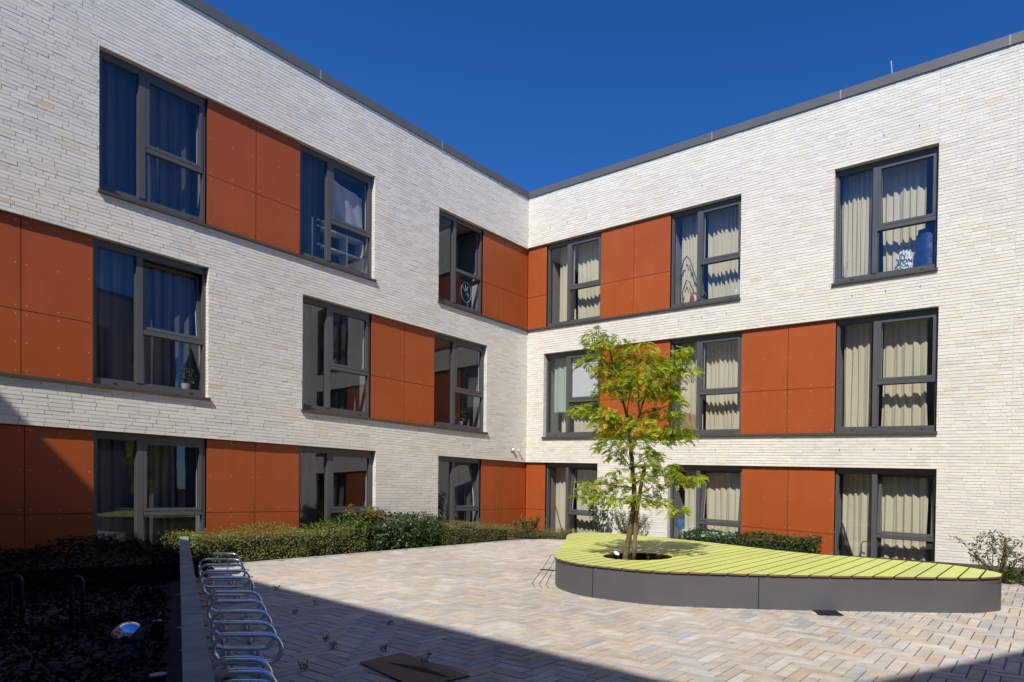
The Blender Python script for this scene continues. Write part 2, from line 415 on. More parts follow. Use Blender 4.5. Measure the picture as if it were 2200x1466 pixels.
room_mb = {id(WL): MB(), id(WR): MB()}
WINS = {}
DF = -.115      # frame face behind the brick face
def window(key, w, tl, tr, lo, hi, tilt=0., swing=0.):
    m = WinMap(w, tl, tr, lo, hi); WINS[key] = m
    W, H = m.W, m.H
    fb = MB(); e = .045 if w is WL else .05
    mu0, mu1 = W * .405 - .05, W * .405 + .05
    if w is WL: mu0, mu1 = W * .385 - .045, W * .385 + .045
    th = .115; bh = .115; tc = .43 * H; tw = .055
    b0 = DF - .09
    m.bar(fb, 0.002, e, 0, H - .002, DF, b0); m.bar(fb, W - e, W - .002, 0, H - .002, DF, b0)
    m.bar(fb, e, W - e, H - th, H - .002, DF, b0); m.bar(fb, e, W - e, 0, bh, DF, b0)
    m.bar(fb, mu0, mu1, bh, H - th, DF + .012, b0)
    m.bar(fb, mu1, W - e, tc - tw, tc + tw * .4, DF + .006, b0)
    for uc in (.18 * W, .86 * W):        # drainage caps in the bottom rail
        m.bar(fb, uc - .03, uc + .03, .05, .062, DF + .006, DF - .01, 1)
    # glazing beads of the fixed lights
    for (u0, u1, v0, v1) in ((e, mu0, bh, H - th), (mu1, W - e, bh, tc - tw)):
        q = .014
        for a in ((u0, u0 + q, v0, v1), (u1 - q, u1, v0, v1), (u0 + q, u1 - q, v0, v0 + q), (u0 + q, u1 - q, v1 - q, v1)):
            m.bar(fb, *a, DF - .03, DF - .06)
    fo = fb.build('window', [M['frame'], M['dark']], building)
    def pane(u0, u1, v0, v1, d, par, ref=None):
        g = MB(); g.face([ref(m.P(u, v, d)) if ref else m.P(u, v, d) for u, v in ((u0, v0), (u1, v0), (u1, v1), (u0, v1))])
        return g.build('pane', M['glass'], fo)
    pane(e, mu0, bh, H - th, DF - .05, fo)
    pane(mu1, W - e, bh, tc - tw, DF - .05, fo)
    # opening sash
    sb = MB(); s0, s1, v0, v1 = mu1, W - e, tc + tw * .4, H - th
    sf = .055
    df, db = DF + .010, DF - .075
    if tilt or swing: df, db = DF - .012, DF - .08
    for a in ((s0 + .004, s0 + sf, v0 + .004, v1 - .004), (s1 - sf, s1 - .004, v0 + .004, v1 - .004), (s0 + sf, s1 - sf, v0 + .004, v0 + sf), (s0 + sf, s1 - sf, v1 - sf, v1 - .004)):
        m.bar(sb, *a, df, db)
    # inner white casement behind the sash
    for a in ((s0 + .02, s0 + sf, v0 + .02, v1 - .02), (s1 - sf, s1 - .02, v0 + .02, v1 - .02)):
        m.bar(sb, *a, db - .002, db - .035, 1)
    if tilt or swing:
        if tilt: ax = (m.P(s1, v0, db) - m.P(s0, v0, db)).normalized(); piv = m.P(s0, v0, db); ang = tilt
        else: ax = Vector((0, 0, 1)); piv = m.P(s1, v0, db); ang = swing
        c = m.P((s0 + s1) / 2, (v0 + v1) / 2, db)
        best = None
        for sg in (1, -1):
            Rm = Matrix.Rotation(sg * ang, 3, ax)
            probe = (m.P((s0 + s1) / 2, v1, db) if tilt else m.P(s0, v1, db))
            q = piv + Rm @ (probe - piv)
            dd = (q - w.o).dot(w.n)
            if best is None or dd < best[0]: best = (dd, Rm)
        Rm = best[1]; ref = lambda p: piv + Rm @ (Vector(p) - piv)
        sb.v = [tuple(ref(p)) for p in sb.v]
        sb.build('sash', [M['frame'], M['whiteframe']], fo)
        pane(s0 + sf, s1 - sf, v0 + sf, v1 - sf, db + .03, fo, ref)
    else:
        sb.build('sash', [M['frame'], M['whiteframe']], fo)
        pane(s0 + sf, s1 - sf, v0 + sf, v1 - sf, df - .04, fo)
    # room behind
    rb = room_mb[id(w)]
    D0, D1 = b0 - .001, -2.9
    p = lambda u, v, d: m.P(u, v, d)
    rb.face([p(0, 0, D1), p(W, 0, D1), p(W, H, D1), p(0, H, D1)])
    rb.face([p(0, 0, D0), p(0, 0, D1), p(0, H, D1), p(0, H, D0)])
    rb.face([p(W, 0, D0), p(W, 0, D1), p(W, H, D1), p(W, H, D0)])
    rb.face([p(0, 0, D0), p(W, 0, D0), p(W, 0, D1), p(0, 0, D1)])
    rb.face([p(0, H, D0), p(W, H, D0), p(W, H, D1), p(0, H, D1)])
    return m
T8 = math.radians(7)
window('L3A', WL, 9.795, 8.25, 's3', 'h3'); window('L3B', WL, 6.555, 4.92, 's3', 'h3'); window('L3C', WL, 3.155, 1.66, 's3', 'h3', swing=math.radians(85))
window('L2A', WL, 9.85, 8.24, 's2', 'h2', tilt=T8); window('L2B', WL, 6.525, 4.95, 's2', 'h2'); window('L2C', WL, 3.21, 1.545, 's2', 'h2')
window('L1A', WL, 9.84, 8.24, 'x', 'h1'); window('L1B', WL, 6.54, 4.855, 'x', 'h1'); window('L1C', WL, 3.115, 1.66, 'x', 'h1', tilt=T8)
window('R3A', WR, .67, 2.59, 's3', 'h3'); window('R3B', WR, 4.76, 6.665, 's3', 'h3'); window('R3C', WR, 8.805, 10.795, 's3', 'h3')
window('R2A', WR, .655, 2.61, 's2', 'h2'); window('R2B', WR, 4.79, 6.70, 's2', 'h2'); window('R2C', WR, 8.87, 10.845, 's2', 'h2')
window('R1A', WR, .70, 2.605, 'x', 'h1', tilt=T8); window('R1B', WR, 4.815, 6.75, 'x', 'h1', tilt=T8); window('R1C', WR, 8.90, 10.865, 'x', 'h1', tilt=T8)
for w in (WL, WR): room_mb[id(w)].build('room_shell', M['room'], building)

# ------------------------------------------------------------------ panels
DP = -.065
def panel(w, t0, t1, zlo, zhi, gap=.005):
    """t0<t1; zlo/zhi functions of t"""
    mb = MB(); a, b = t0 + gap, t1 - gap
    Z = lambda t, f, d: pt(w, t, zlo(t) + gap + (zhi(t) - zlo(t) - 2 * gap) * f, d)
    mb.hexa([Z(a, 0, DP), Z(b, 0, DP), Z(b, 0, DP - .012), Z(a, 0, DP - .012), Z(a, 1, DP), Z(b, 1, DP), Z(b, 1, DP - .012), Z(a, 1, DP - .012)])
    W = b - a; H = zhi(a) - zlo(a)
    us = [.055, W / 2, W - .055] if W > .75 else [.055, W - .055]
    nv = max(2, round(H / .62) + 1)
    for u in us:
        for k in range(nv):
            v = .06 + (H - .12) * k / (nv - 1)
            c = Z(a + u, v / H, DP + .0015); tt = w.d; zz = Vector((0, 0, 1)); r = .0115
            mb.face([c + tt * (r * math.cos(x)) + zz * (r * math.sin(x)) for x in [i * math.pi / 4 for i in range(8)]], 1)
    return mb.build('facade_panel', [M['panel'], M['rivet']], building)
def pband(w, ts, lo, hi, seam):
    L = lambda t: (lev(w, lo, t) if lo != 'b' else lev(w, 'h1', t) - (2.33 if w is WL else 2.40))
    if lo == 'b': L = lambda t: -.06
    Hh = lambda t: lev(w, hi, t) - .006
    S = lambda t: seam[0] + seam[1] * t + CAMH
    for a, b in zip(ts[:-1], ts[1:]):
        panel(w, a, b, L, S); panel(w, a, b, S, Hh)
    a, b = ts[0], ts[-1]
    bk = MB(); bk.face([pt(w, a, L(a), -.09), pt(w, b, L(b), -.09), pt(w, b, lev(w, hi, b), -.09), pt(w, a, lev(w, hi, a), -.09)]); bk.build('panel_backing', M['dark'], building)
sl, sr = .0096, -.0142
pband(WL, [6.56, 7.405, 8.245], 's3', 'h3', (5.525, sl)); pband(WL, [-.06, .88, 1.655], 's3', 'h3', (5.53, sl))
pband(WL, [9.855, 10.70, 12.05, 13.45], 's2', 'h2', (2.46, sl)); pband(WL, [3.215, 4.075, 4.945], 's2', 'h2', (2.455, sl))
pband(WL, [9.845, 10.66, 12.05, 13.45], 'b', 'h1', (-.592, sl)); pband(WL, [6.545, 7.40, 8.235], 'b', 'h1', (-.60, sl)); pband(WL, [-.06, .88, 1.655], 'b', 'h1', (-.60, sl))
pband(WR, [-.06, .665], 's3', 'h3', (5.535, sr)); pband(WR, [2.595, 3.655, 4.755], 's3', 'h3', (5.53, sr - .004))
pband(WR, [2.615, 3.65, 4.785], 's2', 'h2', (2.45, sr - .0105)); pband(WR, [6.705, 7.82, 8.865], 's2', 'h2', (2.45, sr - .0095))
pband(WR, [-.06, .695], 'b', 'h1', (-.60, sr)); pband(WR, [6.755, 7.87, 8.895], 'b', 'h1', (-.575, sr - .0215))

# ------------------------------------------------------------------ sills
def sill(w, t0, t1, key, end0=True, end1=True):
    mb = MB(); a, b = t0 - (.02 if end0 else 0), t1 + (.02 if end1 else 0)
    Z = lambda t, dz, d: pt(w, t, lev(w, key, t) + dz, d)
    mb.hexa([Z(a, -.055, .048), Z(b, -.055, .048), Z(b, -.055, -.0), Z(a, -.055, -.0), Z(a, -.012, .048), Z(b, -.012, .048), Z(b, -.004, -.0), Z(a, -.004, -.0)])
    mb.hexa([Z(a + .022, -.004, 0.0005), Z(b - .022, -.004, 0.0005), Z(b - .022, -.004, -.115), Z(a + .022, -.004, -.115), Z(a + .022, .000, 0.0005), Z(b - .022, .000, 0.0005), Z(b - .022, .010, -.115), Z(a + .022, .010, -.115)])
    return mb.build('window_sill', M['sill'], building)
sill(WL, 4.915, 9.80, 's3'); sill(WL, .05, 3.16, 's3', end0=False); sill(WL, 8.235, 13.5, 's2'); sill(WL, 1.54, 6.53, 's2')
sill(WR, .0, 6.67, 's3', end0=False); sill(WR, 8.80, 10.80, 's3'); sill(WR, .65, 10.85, 's2')

# small wall lamp and sensor on the hedge-side wing near the corner
lm = empty('wall_lamp', pt(WL, .55, CAMH + 1.08, 0), 'small white dome lamp on the brick wall close to the inner corner', 'lamp')
mb = MB(); c = pt(WL, .55, CAMH + 1.08, .0); r = .055
prof = []
for k in range(7):
    a = k / 6 * math.pi / 2; prof.append((r * math.cos(a), .03 + r * math.sin(a)))
prof = [(r, 0.002), (r, .03)] + prof[:-1] + [(.003, .03 + r)]
ring = []
for rr, dd in prof:
    ring.append([c + WL.n * dd + WL.d * (rr * math.cos(j * math.pi / 8)) + Vector((0, 0, rr * math.sin(j * math.pi / 8))) for j in range(16)])
for a, b in zip(ring[:-1], ring[1:]):
    for j in range(16): mb.face([a[j], a[(j + 1) % 16], b[(j + 1) % 16], b[j]])
mb.build('lamp_dome', M['white'], lm, smooth=True)
mb = MB(); mb.tube([c + WL.n * .0, c + WL.n * .012], .07, 16); mb.build('wall_plate', M['frame'], lm)
mb = MB(); c = pt(WL, .34, CAMH + 1.08, 0); mb.tube([c + WL.n * .001, c + WL.n * .05, c + WL.n * .09 - Vector((0, 0, .02))], [.022, .022, .03], 12)
sn = mb.build('motion_sensor', M['white']); tag(place(sn, c), 'tiny round sensor beside the white dome lamp near the inner corner', 'sensor')
# rods standing on the roof edge
for (w, t, hgt, lab) in ((WR, 9.9, .34, 'thin pale rod rising alone from the long roof edge over the bench side'), (WL, .42, .12, 'short thin rod at the roof corner where both wings meet')):
    mb = MB(); z = lev(w, 'ct', t) - .02; c = pt(w, t, z, -.10)
    mb.tube([c, c + Vector((-.035, 0, hgt))], .009, 8); mb.tube([c, c + Vector((0, 0, .035))], .03, 8)
    tag(place(mb.build('roof_rod', M['rail']), c), lab, 'rod')

# ------------------------------------------------------------------ rear wings (close the yard behind the viewer; seen in the glass)
tS = 16.55
WS = Wing(); WS.o = C0 + dL * tS; WS.d = (nL + dL * .07).normalized(); WS.n = Vector((-WS.d.y, WS.d.x, 0))
if WS.n.dot(dL) > 0: WS.n = -WS.n
WS.lev = {k: (v[0], 0) for k, v in WL.lev.items()}
WW = Wing()
wd = Vector((.87, .49, 0)).normalized(); wpnt = Vector((.925, -3.76, 0))
# intersect with S line
den = WS.d.x * wd.y - WS.d.y * wd.x
rr = wpnt - WS.o
sS = (rr.x * wd.y - rr.y * wd.x) / den
WW.o = WS.o + WS.d * sS; WW.d = wd; WW.n = Vector((-wd.y, wd.x, 0)); WW.lev = WS.lev
WS.t1 = sS; WW.t1 = 19.6
def rear_wing(w, seq):
    mb = MB(); gb = MB(); fb2 = MB(); pb = MB()
    for r_, (lo, hi) in enumerate((('b', 'h1'), ('s2', 'h2'), ('s3', 'h3'))):
        z0, z1 = lev(w, lo, 0), lev(w, hi, 0)
        below = lev(w, ('b', 'h1', 'h2')[r_], 0)
        if z0 > below: mb.face([pt(w, 0, below), pt(w, w.t1, below), pt(w, w.t1, z0), pt(w, 0, z0)])
        a = 0
        off = (0, 1.4, .5)[r_]
        for (t0, t1, kind) in seq:
            t0 += off; t1 += off
            if t1 > w.t1 - .2: break
            if t0 > a: mb.face([pt(w, a, z0), pt(w, t0, z0), pt(w, t0, z1), pt(w, a, z1)])
            if kind == 'g':
                gb.face([pt(w, t0, z0, -.15), pt(w, t1, z0, -.15), pt(w, t1, z1, -.15), pt(w, t0, z1, -.15)])
                for u0, u1, v0, v1 in ((t0, t0 + .06, z0, z1), (t1 - .06, t1, z0, z1), (t0 + .06, t1 - .06, z1 - .12, z1), (t0 + .06, t1 - .06, z0, z0 + .1), (t0 + .8, t0 + .9, z0 + .1, z1 - .12), (t0 + .9, t1 - .06, z0 + .98, z0 + 1.08)):
                    fb2.hexa([pt(w, u0, v0, -.11), pt(w, u1, v0, -.11), pt(w, u1, v0, -.149), pt(w, u0, v0, -.149), pt(w, u0, v1, -.11), pt(w, u1, v1, -.11), pt(w, u1, v1, -.149), pt(w, u0, v1, -.149)])
            else:
                pb.face([pt(w, t0, z0, -.06), pt(w, t1, z0, -.06), pt(w, t1, z1, -.06), pt(w, t0, z1, -.06)])
            for tt in (t0, t1): mb.face([pt(w, tt, z0), pt(w, tt, z0, -.16), pt(w, tt, z1, -.16), pt(w, tt, z1)])
            mb.face([pt(w, t0, z0), pt(w, t1, z0), pt(w, t1, z0, -.16), pt(w, t0, z0, -.16)]); mb.face([pt(w, t0, z1), pt(w, t1, z1), pt(w, t1, z1, -.16), pt(w, t0, z1, -.16)])
            a = t1
        mb.face([pt(w, a, z0), pt(w, w.t1, z0), pt(w, w.t1, z1), pt(w, a, z1)])
    zt = lev(w, 'cb', 0); mb.face([pt(w, 0, lev(w, 'h3', 0)), pt(w, w.t1, lev(w, 'h3', 0)), pt(w, w.t1, zt), pt(w, 0, zt)])
    zc = lev(w, 'ct', 0)
    mb.hexa([pt(w, 0, zt, .028), pt(w, w.t1, zt, .028), pt(w, w.t1, zt, -.45), pt(w, 0, zt, -.45), pt(w, 0, zc, .028), pt(w, w.t1, zc, .028), pt(w, w.t1, zc, -.45), pt(w, 0, zc, -.45)], 1)
    mb.face([pt(w, -.5, zt - .3, -.01), pt(w, w.t1 + .5, zt - .3, -.01), pt(w, w.t1 + .5, zt - .3, -7), pt(w, -.5, zt - .3, -7)], 1)
    o = mb.build('rear_wall', [rear_brick, M['coping']], building)
    gb.build('rear_glazing', M['rear_glass'], o); fb2.build('rear_window_frame', M['frame'], o); pb.build('rear_panel', M['panel'], o)
def rear_brick_mat():
    m, nt, out = new_mat('rear_brick')
    b = N(nt, 'ShaderNodeBsdfPrincipled'); b.inputs['Roughness'].default_value = .9
    tc = N(nt, 'ShaderNodeTexCoord'); sep = N(nt, 'ShaderNodeSeparateXYZ'); nt.links.new(tc.outputs['Object'], sep.inputs[0])
    cb = N(nt, 'ShaderNodeCombineXYZ')
    ad = N(nt, 'ShaderNodeMath'); ad.operation = 'ADD'; nt.links.new(sep.outputs[0], ad.inputs[0]); nt.links.new(sep.outputs[1], ad.inputs[1])
    nt.links.new(ad.outputs[0], cb.inputs[0]); nt.links.new(sep.outputs[2], cb.inputs[1])
    br = N(nt, 'ShaderNodeTexBrick'); br.inputs['Scale'].default_value = 1; br.inputs['Brick Width'].default_value = .3; br.inputs['Row Height'].default_value = .0625
    br.inputs['Mortar Size'].default_value = .006; br.inputs['Color1'].default_value = (.50, .485, .46, 1); br.inputs['Color2'].default_value = (.42, .405, .385, 1); br.inputs['Mortar'].default_value = (.30, .28, .25, 1)
    nt.links.new(cb.outputs[0], br.inputs['Vector']); nt.links.new(br.outputs['Color'], b.inputs['Base Color']); nt.links.new(b.outputs[0], out.inputs[0])
    return m
rear_brick = rear_brick_mat()  # brick toned darker than the front wings to cut bounce into the shade
M['rear_glass'] = simple('rear_dark_glass', (.02, .022, .025), .03, noise=.02)
seq = []
x = 1.2
while x < 30:
    seq += [(x, x + 1.95, 'g'), (x + 1.95, x + 4.1, 'p'), (x + 4.1, x + 6.05, 'g')]; x += 8.3
rear_wing(WS, seq); rear_wing(WW, seq)

# ------------------------------------------------------------------ ground
g = MB(); g.face([(-300, -300, -.6), (300, -300, -.6), (300, 300, -.6), (-300, 300, -.6)])
tag(g.build('terrain', M['soil']), kind='structure')
yard = [PQ(-.05, -.05, -.022), PQ(-.05, 17.2, -.022), pt(WW, 0, -.022, -.2), pt(WW, 19.6, -.022, -.2), PQ(22.9, -.05, -.022)]
g = MB(); g.face(yard); tag(g.build('planting_soil', M['soil']), kind='structure')
# paved area in (p,q)
EDGE = [(1.72, 17.0), (1.72, 2.35), (1.80, 1.95), (2.02, 1.55), (2.36, 1.26), (2.85, 1.14), (8.0, 1.75), (12.0, 2.40), (22.0, 3.6)]
def edge_q(p):      # q of the bed edge along the bench-side wing
    pts = EDGE[1:]
    if p <= pts[0][0]: return 99
    for (p0, q0), (p1, q1) in zip(pts[:-1], pts[1:]):
        if p0 <= p <= p1: return q0 + (q1 - q0) * (p - p0) / (p1 - p0)
    return 99
def w_limit(P):     # inside the rear wing line
    return (P - WW.o).dot(WW.n) > .02 and (P - WS.o).dot(WS.n) > .02
LWA, LWB = Vector((-6.85, 9.42, 0)), Vector((-1.22, 1.70, 0)); LWD = (LWB - LWA).normalized(); LWN = Vector((LWD.y, -LWD.x, 0))
if LWN.x < 0: LWN = -LWN
def left_of_wall(P): return -(P - LWA).dot(LWN)
def paved(p, q):
    lw_ = left_of_wall(PQ(p, q))
    if lw_ > -.12: return False  # paving left out beyond the low wall to keep that ground dark
    return p > 1.74 and q > edge_q(p) + .02 and w_limit(PQ(p, q))
outer = [PQ(p, q, -.006) for p, q in EDGE[:-1]] + [PQ(21.0, 3.5, -.006), pt(WW, 18.5, -.006, .0), pt(WW, 0, -.006, 0)]
g = MB(); g.face(outer); tag(g.build('paving_bed', M['joint']), kind='structure')
def pcol():
    r = R(); k = U(.92, 1.07)
    if r < .17: c = (.495, .40, .295)
    elif r < .34: c = (.52, .45, .365)
    elif r < .48: c = (.405, .39, .37)
    elif r < .64: c = (.535, .495, .435)
    else: c = (.475, .425, .36)
    return tuple(x * k for x in c)
pv = MB(); u = .1035; n = 3; g2 = .0028
for a in range(-10, 190):
    for b in range(-40, 60):
        for kind in 'HV':
            if kind == 'H': x0, y0, lx, ly = a + 2 * n * b, a, n, 1
            else: x0, y0, lx, ly = a + 2 * n * b + n, a + 1 - n, 1, n
            p0, q0, p1, q1 = x0 * u + 1.2, y0 * u, (x0 + lx) * u + 1.2, (y0 + ly) * u
            pc, qc = (p0 + p1) / 2, (q0 + q1) / 2
            if not (1.7 < pc < 17 and 1 < qc < 17.5): continue
            W = PQ(pc, qc)
            if W.y < 1.2 or not paved(pc, qc): continue
            z = U(-.0012, .0012); s = U(-.0012, .0012); bv = .004
            c = pcol()
            A = [PQ(p0 + g2, q0 + g2, -.008), PQ(p1 - g2, q0 + g2, -.008), PQ(p1 - g2, q1 - g2, -.008), PQ(p0 + g2, q1 - g2, -.008)]
            T = [PQ(p0 + g2 + bv, q0 + g2 + bv, z + s), PQ(p1 - g2 - bv, q0 + g2 + bv, z - s), PQ(p1 - g2 - bv, q1 - g2 - bv, z - s), PQ(p0 + g2 + bv, q1 - g2 - bv, z + s)]
            pv.hexa(A + T, 0, c, skip=(0,))
tag(pv.build('paving', M['pave']), kind='structure')
# pale edging stones between bed and paving
ed = MB()
def offs(i, w):
    return EDGE[i]
path = [PQ(p, q) for p, q in EDGE]
L = 0
for A, B in zip(path[:-1], path[1:]):
    d = (B - A); ln = d.length; d.normalize(); s = Vector((-d.y, d.x, 0)) * .035
    k = max(1, round(ln / 1.0))
    for i in range(k):
        a = A + d * (ln * i / k + .003); b = A + d * (ln * (i + 1) / k - .003)
        if a.y < .5 and b.y < .5: continue
        h = .016 + U(-.002, .002)
        ed.hexa([a - s + Vector((0, 0, -.02)), b - s + Vector((0, 0, -.02)), b + s + Vector((0, 0, -.02)), a + s + Vector((0, 0, -.02)), a - s + Vector((0, 0, h)), b - s + Vector((0, 0, h)), b + s + Vector((0, 0, h)), a + s + Vector((0, 0, h))])
tag(ed.build('paving_edge', M['edging']), kind='structure')
# open joints left of the bench
jl = MB()
for ln in ([(-1.53, 12.65), (-1.6, 12.18), (-1.46, 10.14), (-1.38, 8.53), (-1.27, 8.12)], [(-1.46, 11.83), (-1.34, 9.95), (-1.27, 8.47), (-1.18, 8.1)], [(-1.27, 9.86), (-1.17, 8.41), (-1.09, 8.11)]):
    for A, B in zip(ln[:-1], ln[1:]):
        A, B = Vector((*A, .0045)), Vector((*B, .0045)); d = (B - A).normalized(); s = Vector((-d.y, d.x, 0)) * .0035
        jl.face([A - s, B - s, B + s, A + s])
tag(jl.build('paving_joint', M['dark']), kind='structure')

# drains and cover
def grate(name, corners, label, nbar, z=.006):
    P = [Vector((*c, z)) for c in corners]
    root = empty(name, sum(P, Vector()) / 4, label, 'drain cover')
    f = MB(); f.face([p + Vector((0, 0, -.002)) for p in P]); f.build('cover_plate', M['black'], root)
    b = MB()
    for i in range(nbar):
        k0, k1 = (i + .25) / nbar, (i + .75) / nbar
        A0, A1 = P[0].lerp(P[1], k0), P[0].lerp(P[1], k1); B0, B1 = P[3].lerp(P[2], k0), P[3].lerp(P[2], k1)
        up = Vector((0, 0, .004))
        b.hexa([A0, A1, B1, B0, A0 + up, A1 + up, B1 + up, B0 + up])
    b.build('grate_bars', M['blacksteel'], root)
grate('drain_grate', [(1.97, 6.93), (2.23, 6.93), (2.23, 6.56), (1.97, 6.56)], 'dark square drain grate in the paving against the front of the green bench', 9)
grate('slot_drain', [(-1.47, 10.03), (-1.22, 9.91), (-1.24, 9.83), (-1.49, 9.95)], 'short narrow drain slot beside the rounded end of the green bench', 8)
cp = MB()
pl = [(-1.99, 4.55), (-1.79, 4.84), (-1.11, 4.27), (-1.37, 3.98)]
cp.hexa([Vector((*p, .002)) for p in (pl[0], pl[3], pl[2], pl[1])] + [Vector((*p, .012)) for p in (pl[0], pl[3], pl[2], pl[1])])
co = empty('cover_plate', (-1.55, 4.4, 0), 'dark steel plate with a curved slot lying on the shaded paving', 'cover plate')
cp.build('plate', M['blacksteel'], co)
sl_ = MB(); arc = []
for i in range(13):
    k = i / 12; p = Vector((-1.80, 4.56, .0145)).lerp(Vector((-1.22, 4.20, .0145)), k); w_ = .055 * math.sin(math.pi * k); nn = Vector((.53, .85, 0))
    arc.append((p + nn * w_, p - nn * w_ * .15))
for a, b in zip(arc[:-1], arc[1:]): sl_.face([a[0], b[0], b[1], a[1]])
sl_.build('slot', M['dark'], co)

# ------------------------------------------------------------------ benches
def catmull(pts, n=8):
    out = []; k = len(pts)
    for i in range(k):
        p0, p1, p2, p3 = (Vector(pts[(i + j) % k]) for j in (-1, 0, 1, 2))
        for j in range(n):
            t = j / n
            out.append(.5 * ((2 * p1) + (p2 - p0) * t + (2 * p0 - 5 * p1 + 4 * p2 - p3) * t * t + (3 * p1 - p0 - 3 * p2 + p3) * t ** 3))
    return out
def bench(name, outline, ztop, hole, label, pw=.193, gap=.021, seams=()):
    """outline in world xy; planks run parallel to the hedge-side wing"""
    pq = []
    for x, y in outline:
        v = Vector((x, y, 0)) - C0; pq.append(((v.dot(nL)), v.dot(dL)))
    root = empty(name, (sum(p[0] for p in outline) / len(outline), sum(p[1] for p in outline) / len(outline), 0), label, 'bench')
    def span(p):
        qs = []
        k = len(pq)
        for i in range(k):
            (pa, qa), (pb, qb) = pq[i], pq[(i + 1) % k]
            if (pa - p) * (pb - p) < 0: qs.append(qa + (qb - qa) * (p - pa) / (pb - pa))
        return (min(qs), max(qs)) if len(qs) >= 2 else None
    pmin, pmax = min(p[0] for p in pq), max(p[0] for p in pq)
    th = .020
    if hole:
        hv = Vector((hole[0], hole[1], 0)) - C0; hp, hq, hr = hv.dot(nL), hv.dot(dL), hole[2]
    mb = MB()
    uf = MB(); a = pmin + .001; ncol = 12
    while a < pmax - .02:
        b = min(a + pw - gap, pmax - .001)
        k_ = U(.95, 1.05); dcol = (.555 * k_, .595 * k_, .160 * U(.92, 1.1)); cols = []
        for i in range(ncol + 1):
            p = a + (b - a) * i / ncol; s = span(p)
            if not s: continue
            h = None
            if hole and abs(p - hp) < hr:
                e = math.sqrt(hr * hr - (p - hp) ** 2); h = (hq - e, hq + e)
            cols.append((p, s, h))
        def wallq(p0, q0, p1, q1, m): mb.face([PQ(p0, q0, ztop - th), PQ(p1, q1, ztop - th), PQ(p1, q1, ztop), PQ(p0, q0, ztop)], m)
        for (pA, sA, hA), (pB, sB, hB) in zip(cols[:-1], cols[1:]):
            strips = []
            if hA or hB:
                ha = hA or (hq, hq); hb = hB or (hq, hq)
                strips = [(sA[0], ha[0], sB[0], hb[0]), (ha[1], sA[1], hb[1], sB[1])]
            else: strips = [(sA[0], sA[1], sB[0], sB[1])]
            for q0, q1, r0, r1 in strips:
                mb.face([PQ(pA, q0, ztop), PQ(pA, q1, ztop), PQ(pB, r1, ztop), PQ(pB, r0, ztop)], 0, dcol)
                uf.face([PQ(pA, q0 + .03, ztop - .075), PQ(pA, q1 - .03, ztop - .075), PQ(pB, r1 - .03, ztop - .075), PQ(pB, r0 + .03, ztop - .075)])
                mb.face([PQ(pA, q0, ztop - th), PQ(pA, q1, ztop - th), PQ(pB, r1, ztop - th), PQ(pB, r0, ztop - th)], 1)
                wallq(pA, q0, pB, r0, 1); wallq(pA, q1, pB, r1, 1)
        for (p, s, h) in (cols[0], cols[-1]):
            if h: wallq(p, s[0], p, h[0], 1); wallq(p, h[1], p, s[1], 1)
            else: wallq(p, s[0], p, s[1], 1)
        a += pw
    mb.build('seat_deck', [M['deck'], M['deckedge']], root)
    uf.build('gap_shade_sheet', M['dark'], root)  # black sheet added below the planks so their gaps look shaded
    # skirt, slightly inside the deck edge
    sk = MB(); cxy = Vector((sum(p[0] for p in outline) / len(outline), sum(p[1] for p in outline) / len(outline), 0))
    pts = []
    k = len(outline)
    for i in range(k):
        t = (Vector((*outline[(i + 1) % k], 0)) - Vector((*outline[i - 1], 0))).normalized(); nn = Vector((t.y, -t.x, 0))
        p = Vector((*outline[i], 0))
        if nn.dot(p - cxy) < 0 and False: nn = -nn
        pts.append((p, nn))
    area = sum(outline[i][0] * outline[(i + 1) % k][1] - outline[(i + 1) % k][0] * outline[i][1] for i in range(k))
    sg = 1 if area > 0 else -1
    inn = [p - nn * (.018 * sg) for p, nn in pts]
    zt = ztop - th - .010
    base = len(sk.v)
    for p in inn: sk.v += [(p.x, p.y, -.01), (p.x, p.y, zt)]
    for i in range(k):
        j = (i + 1) % k
        sk.f.append((base + 2 * i, base + 2 * j, base + 2 * j + 1, base + 2 * i + 1)); sk.m.append(0); sk.c.append(None)
    so = sk.build('skirt', M['skirt'], root, smooth=True)
    # dark recess band between skirt and deck, and sheet seams
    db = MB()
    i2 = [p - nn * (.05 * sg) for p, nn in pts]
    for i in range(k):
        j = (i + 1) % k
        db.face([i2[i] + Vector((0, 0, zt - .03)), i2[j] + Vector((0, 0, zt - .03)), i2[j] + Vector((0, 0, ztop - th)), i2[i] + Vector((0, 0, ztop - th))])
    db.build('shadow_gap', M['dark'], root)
    sm = MB()
    for sx, sy in seams:
        i = min(range(k), key=lambda i: (inn[i].x - sx) ** 2 + (inn[i].y - sy) ** 2)
        t = (inn[(i + 1) % k] - inn[i - 1]).normalized(); nn = Vector((t.y, -t.x, 0)) * sg
        c = inn[i] + nn * .0025
        sm.face([c - t * .005 + Vector((0, 0, .0)), c + t * .005, c + t * .005 + Vector((0, 0, zt)), c - t * .005 + Vector((0, 0, zt))])
    if seams: sm.build('sheet_seam', M['dark'], root)
    # sub-floor so the gaps read dark
    fl = MB(); fl.face([p + Vector((0, 0, .01)) for p in i2]) if False else None
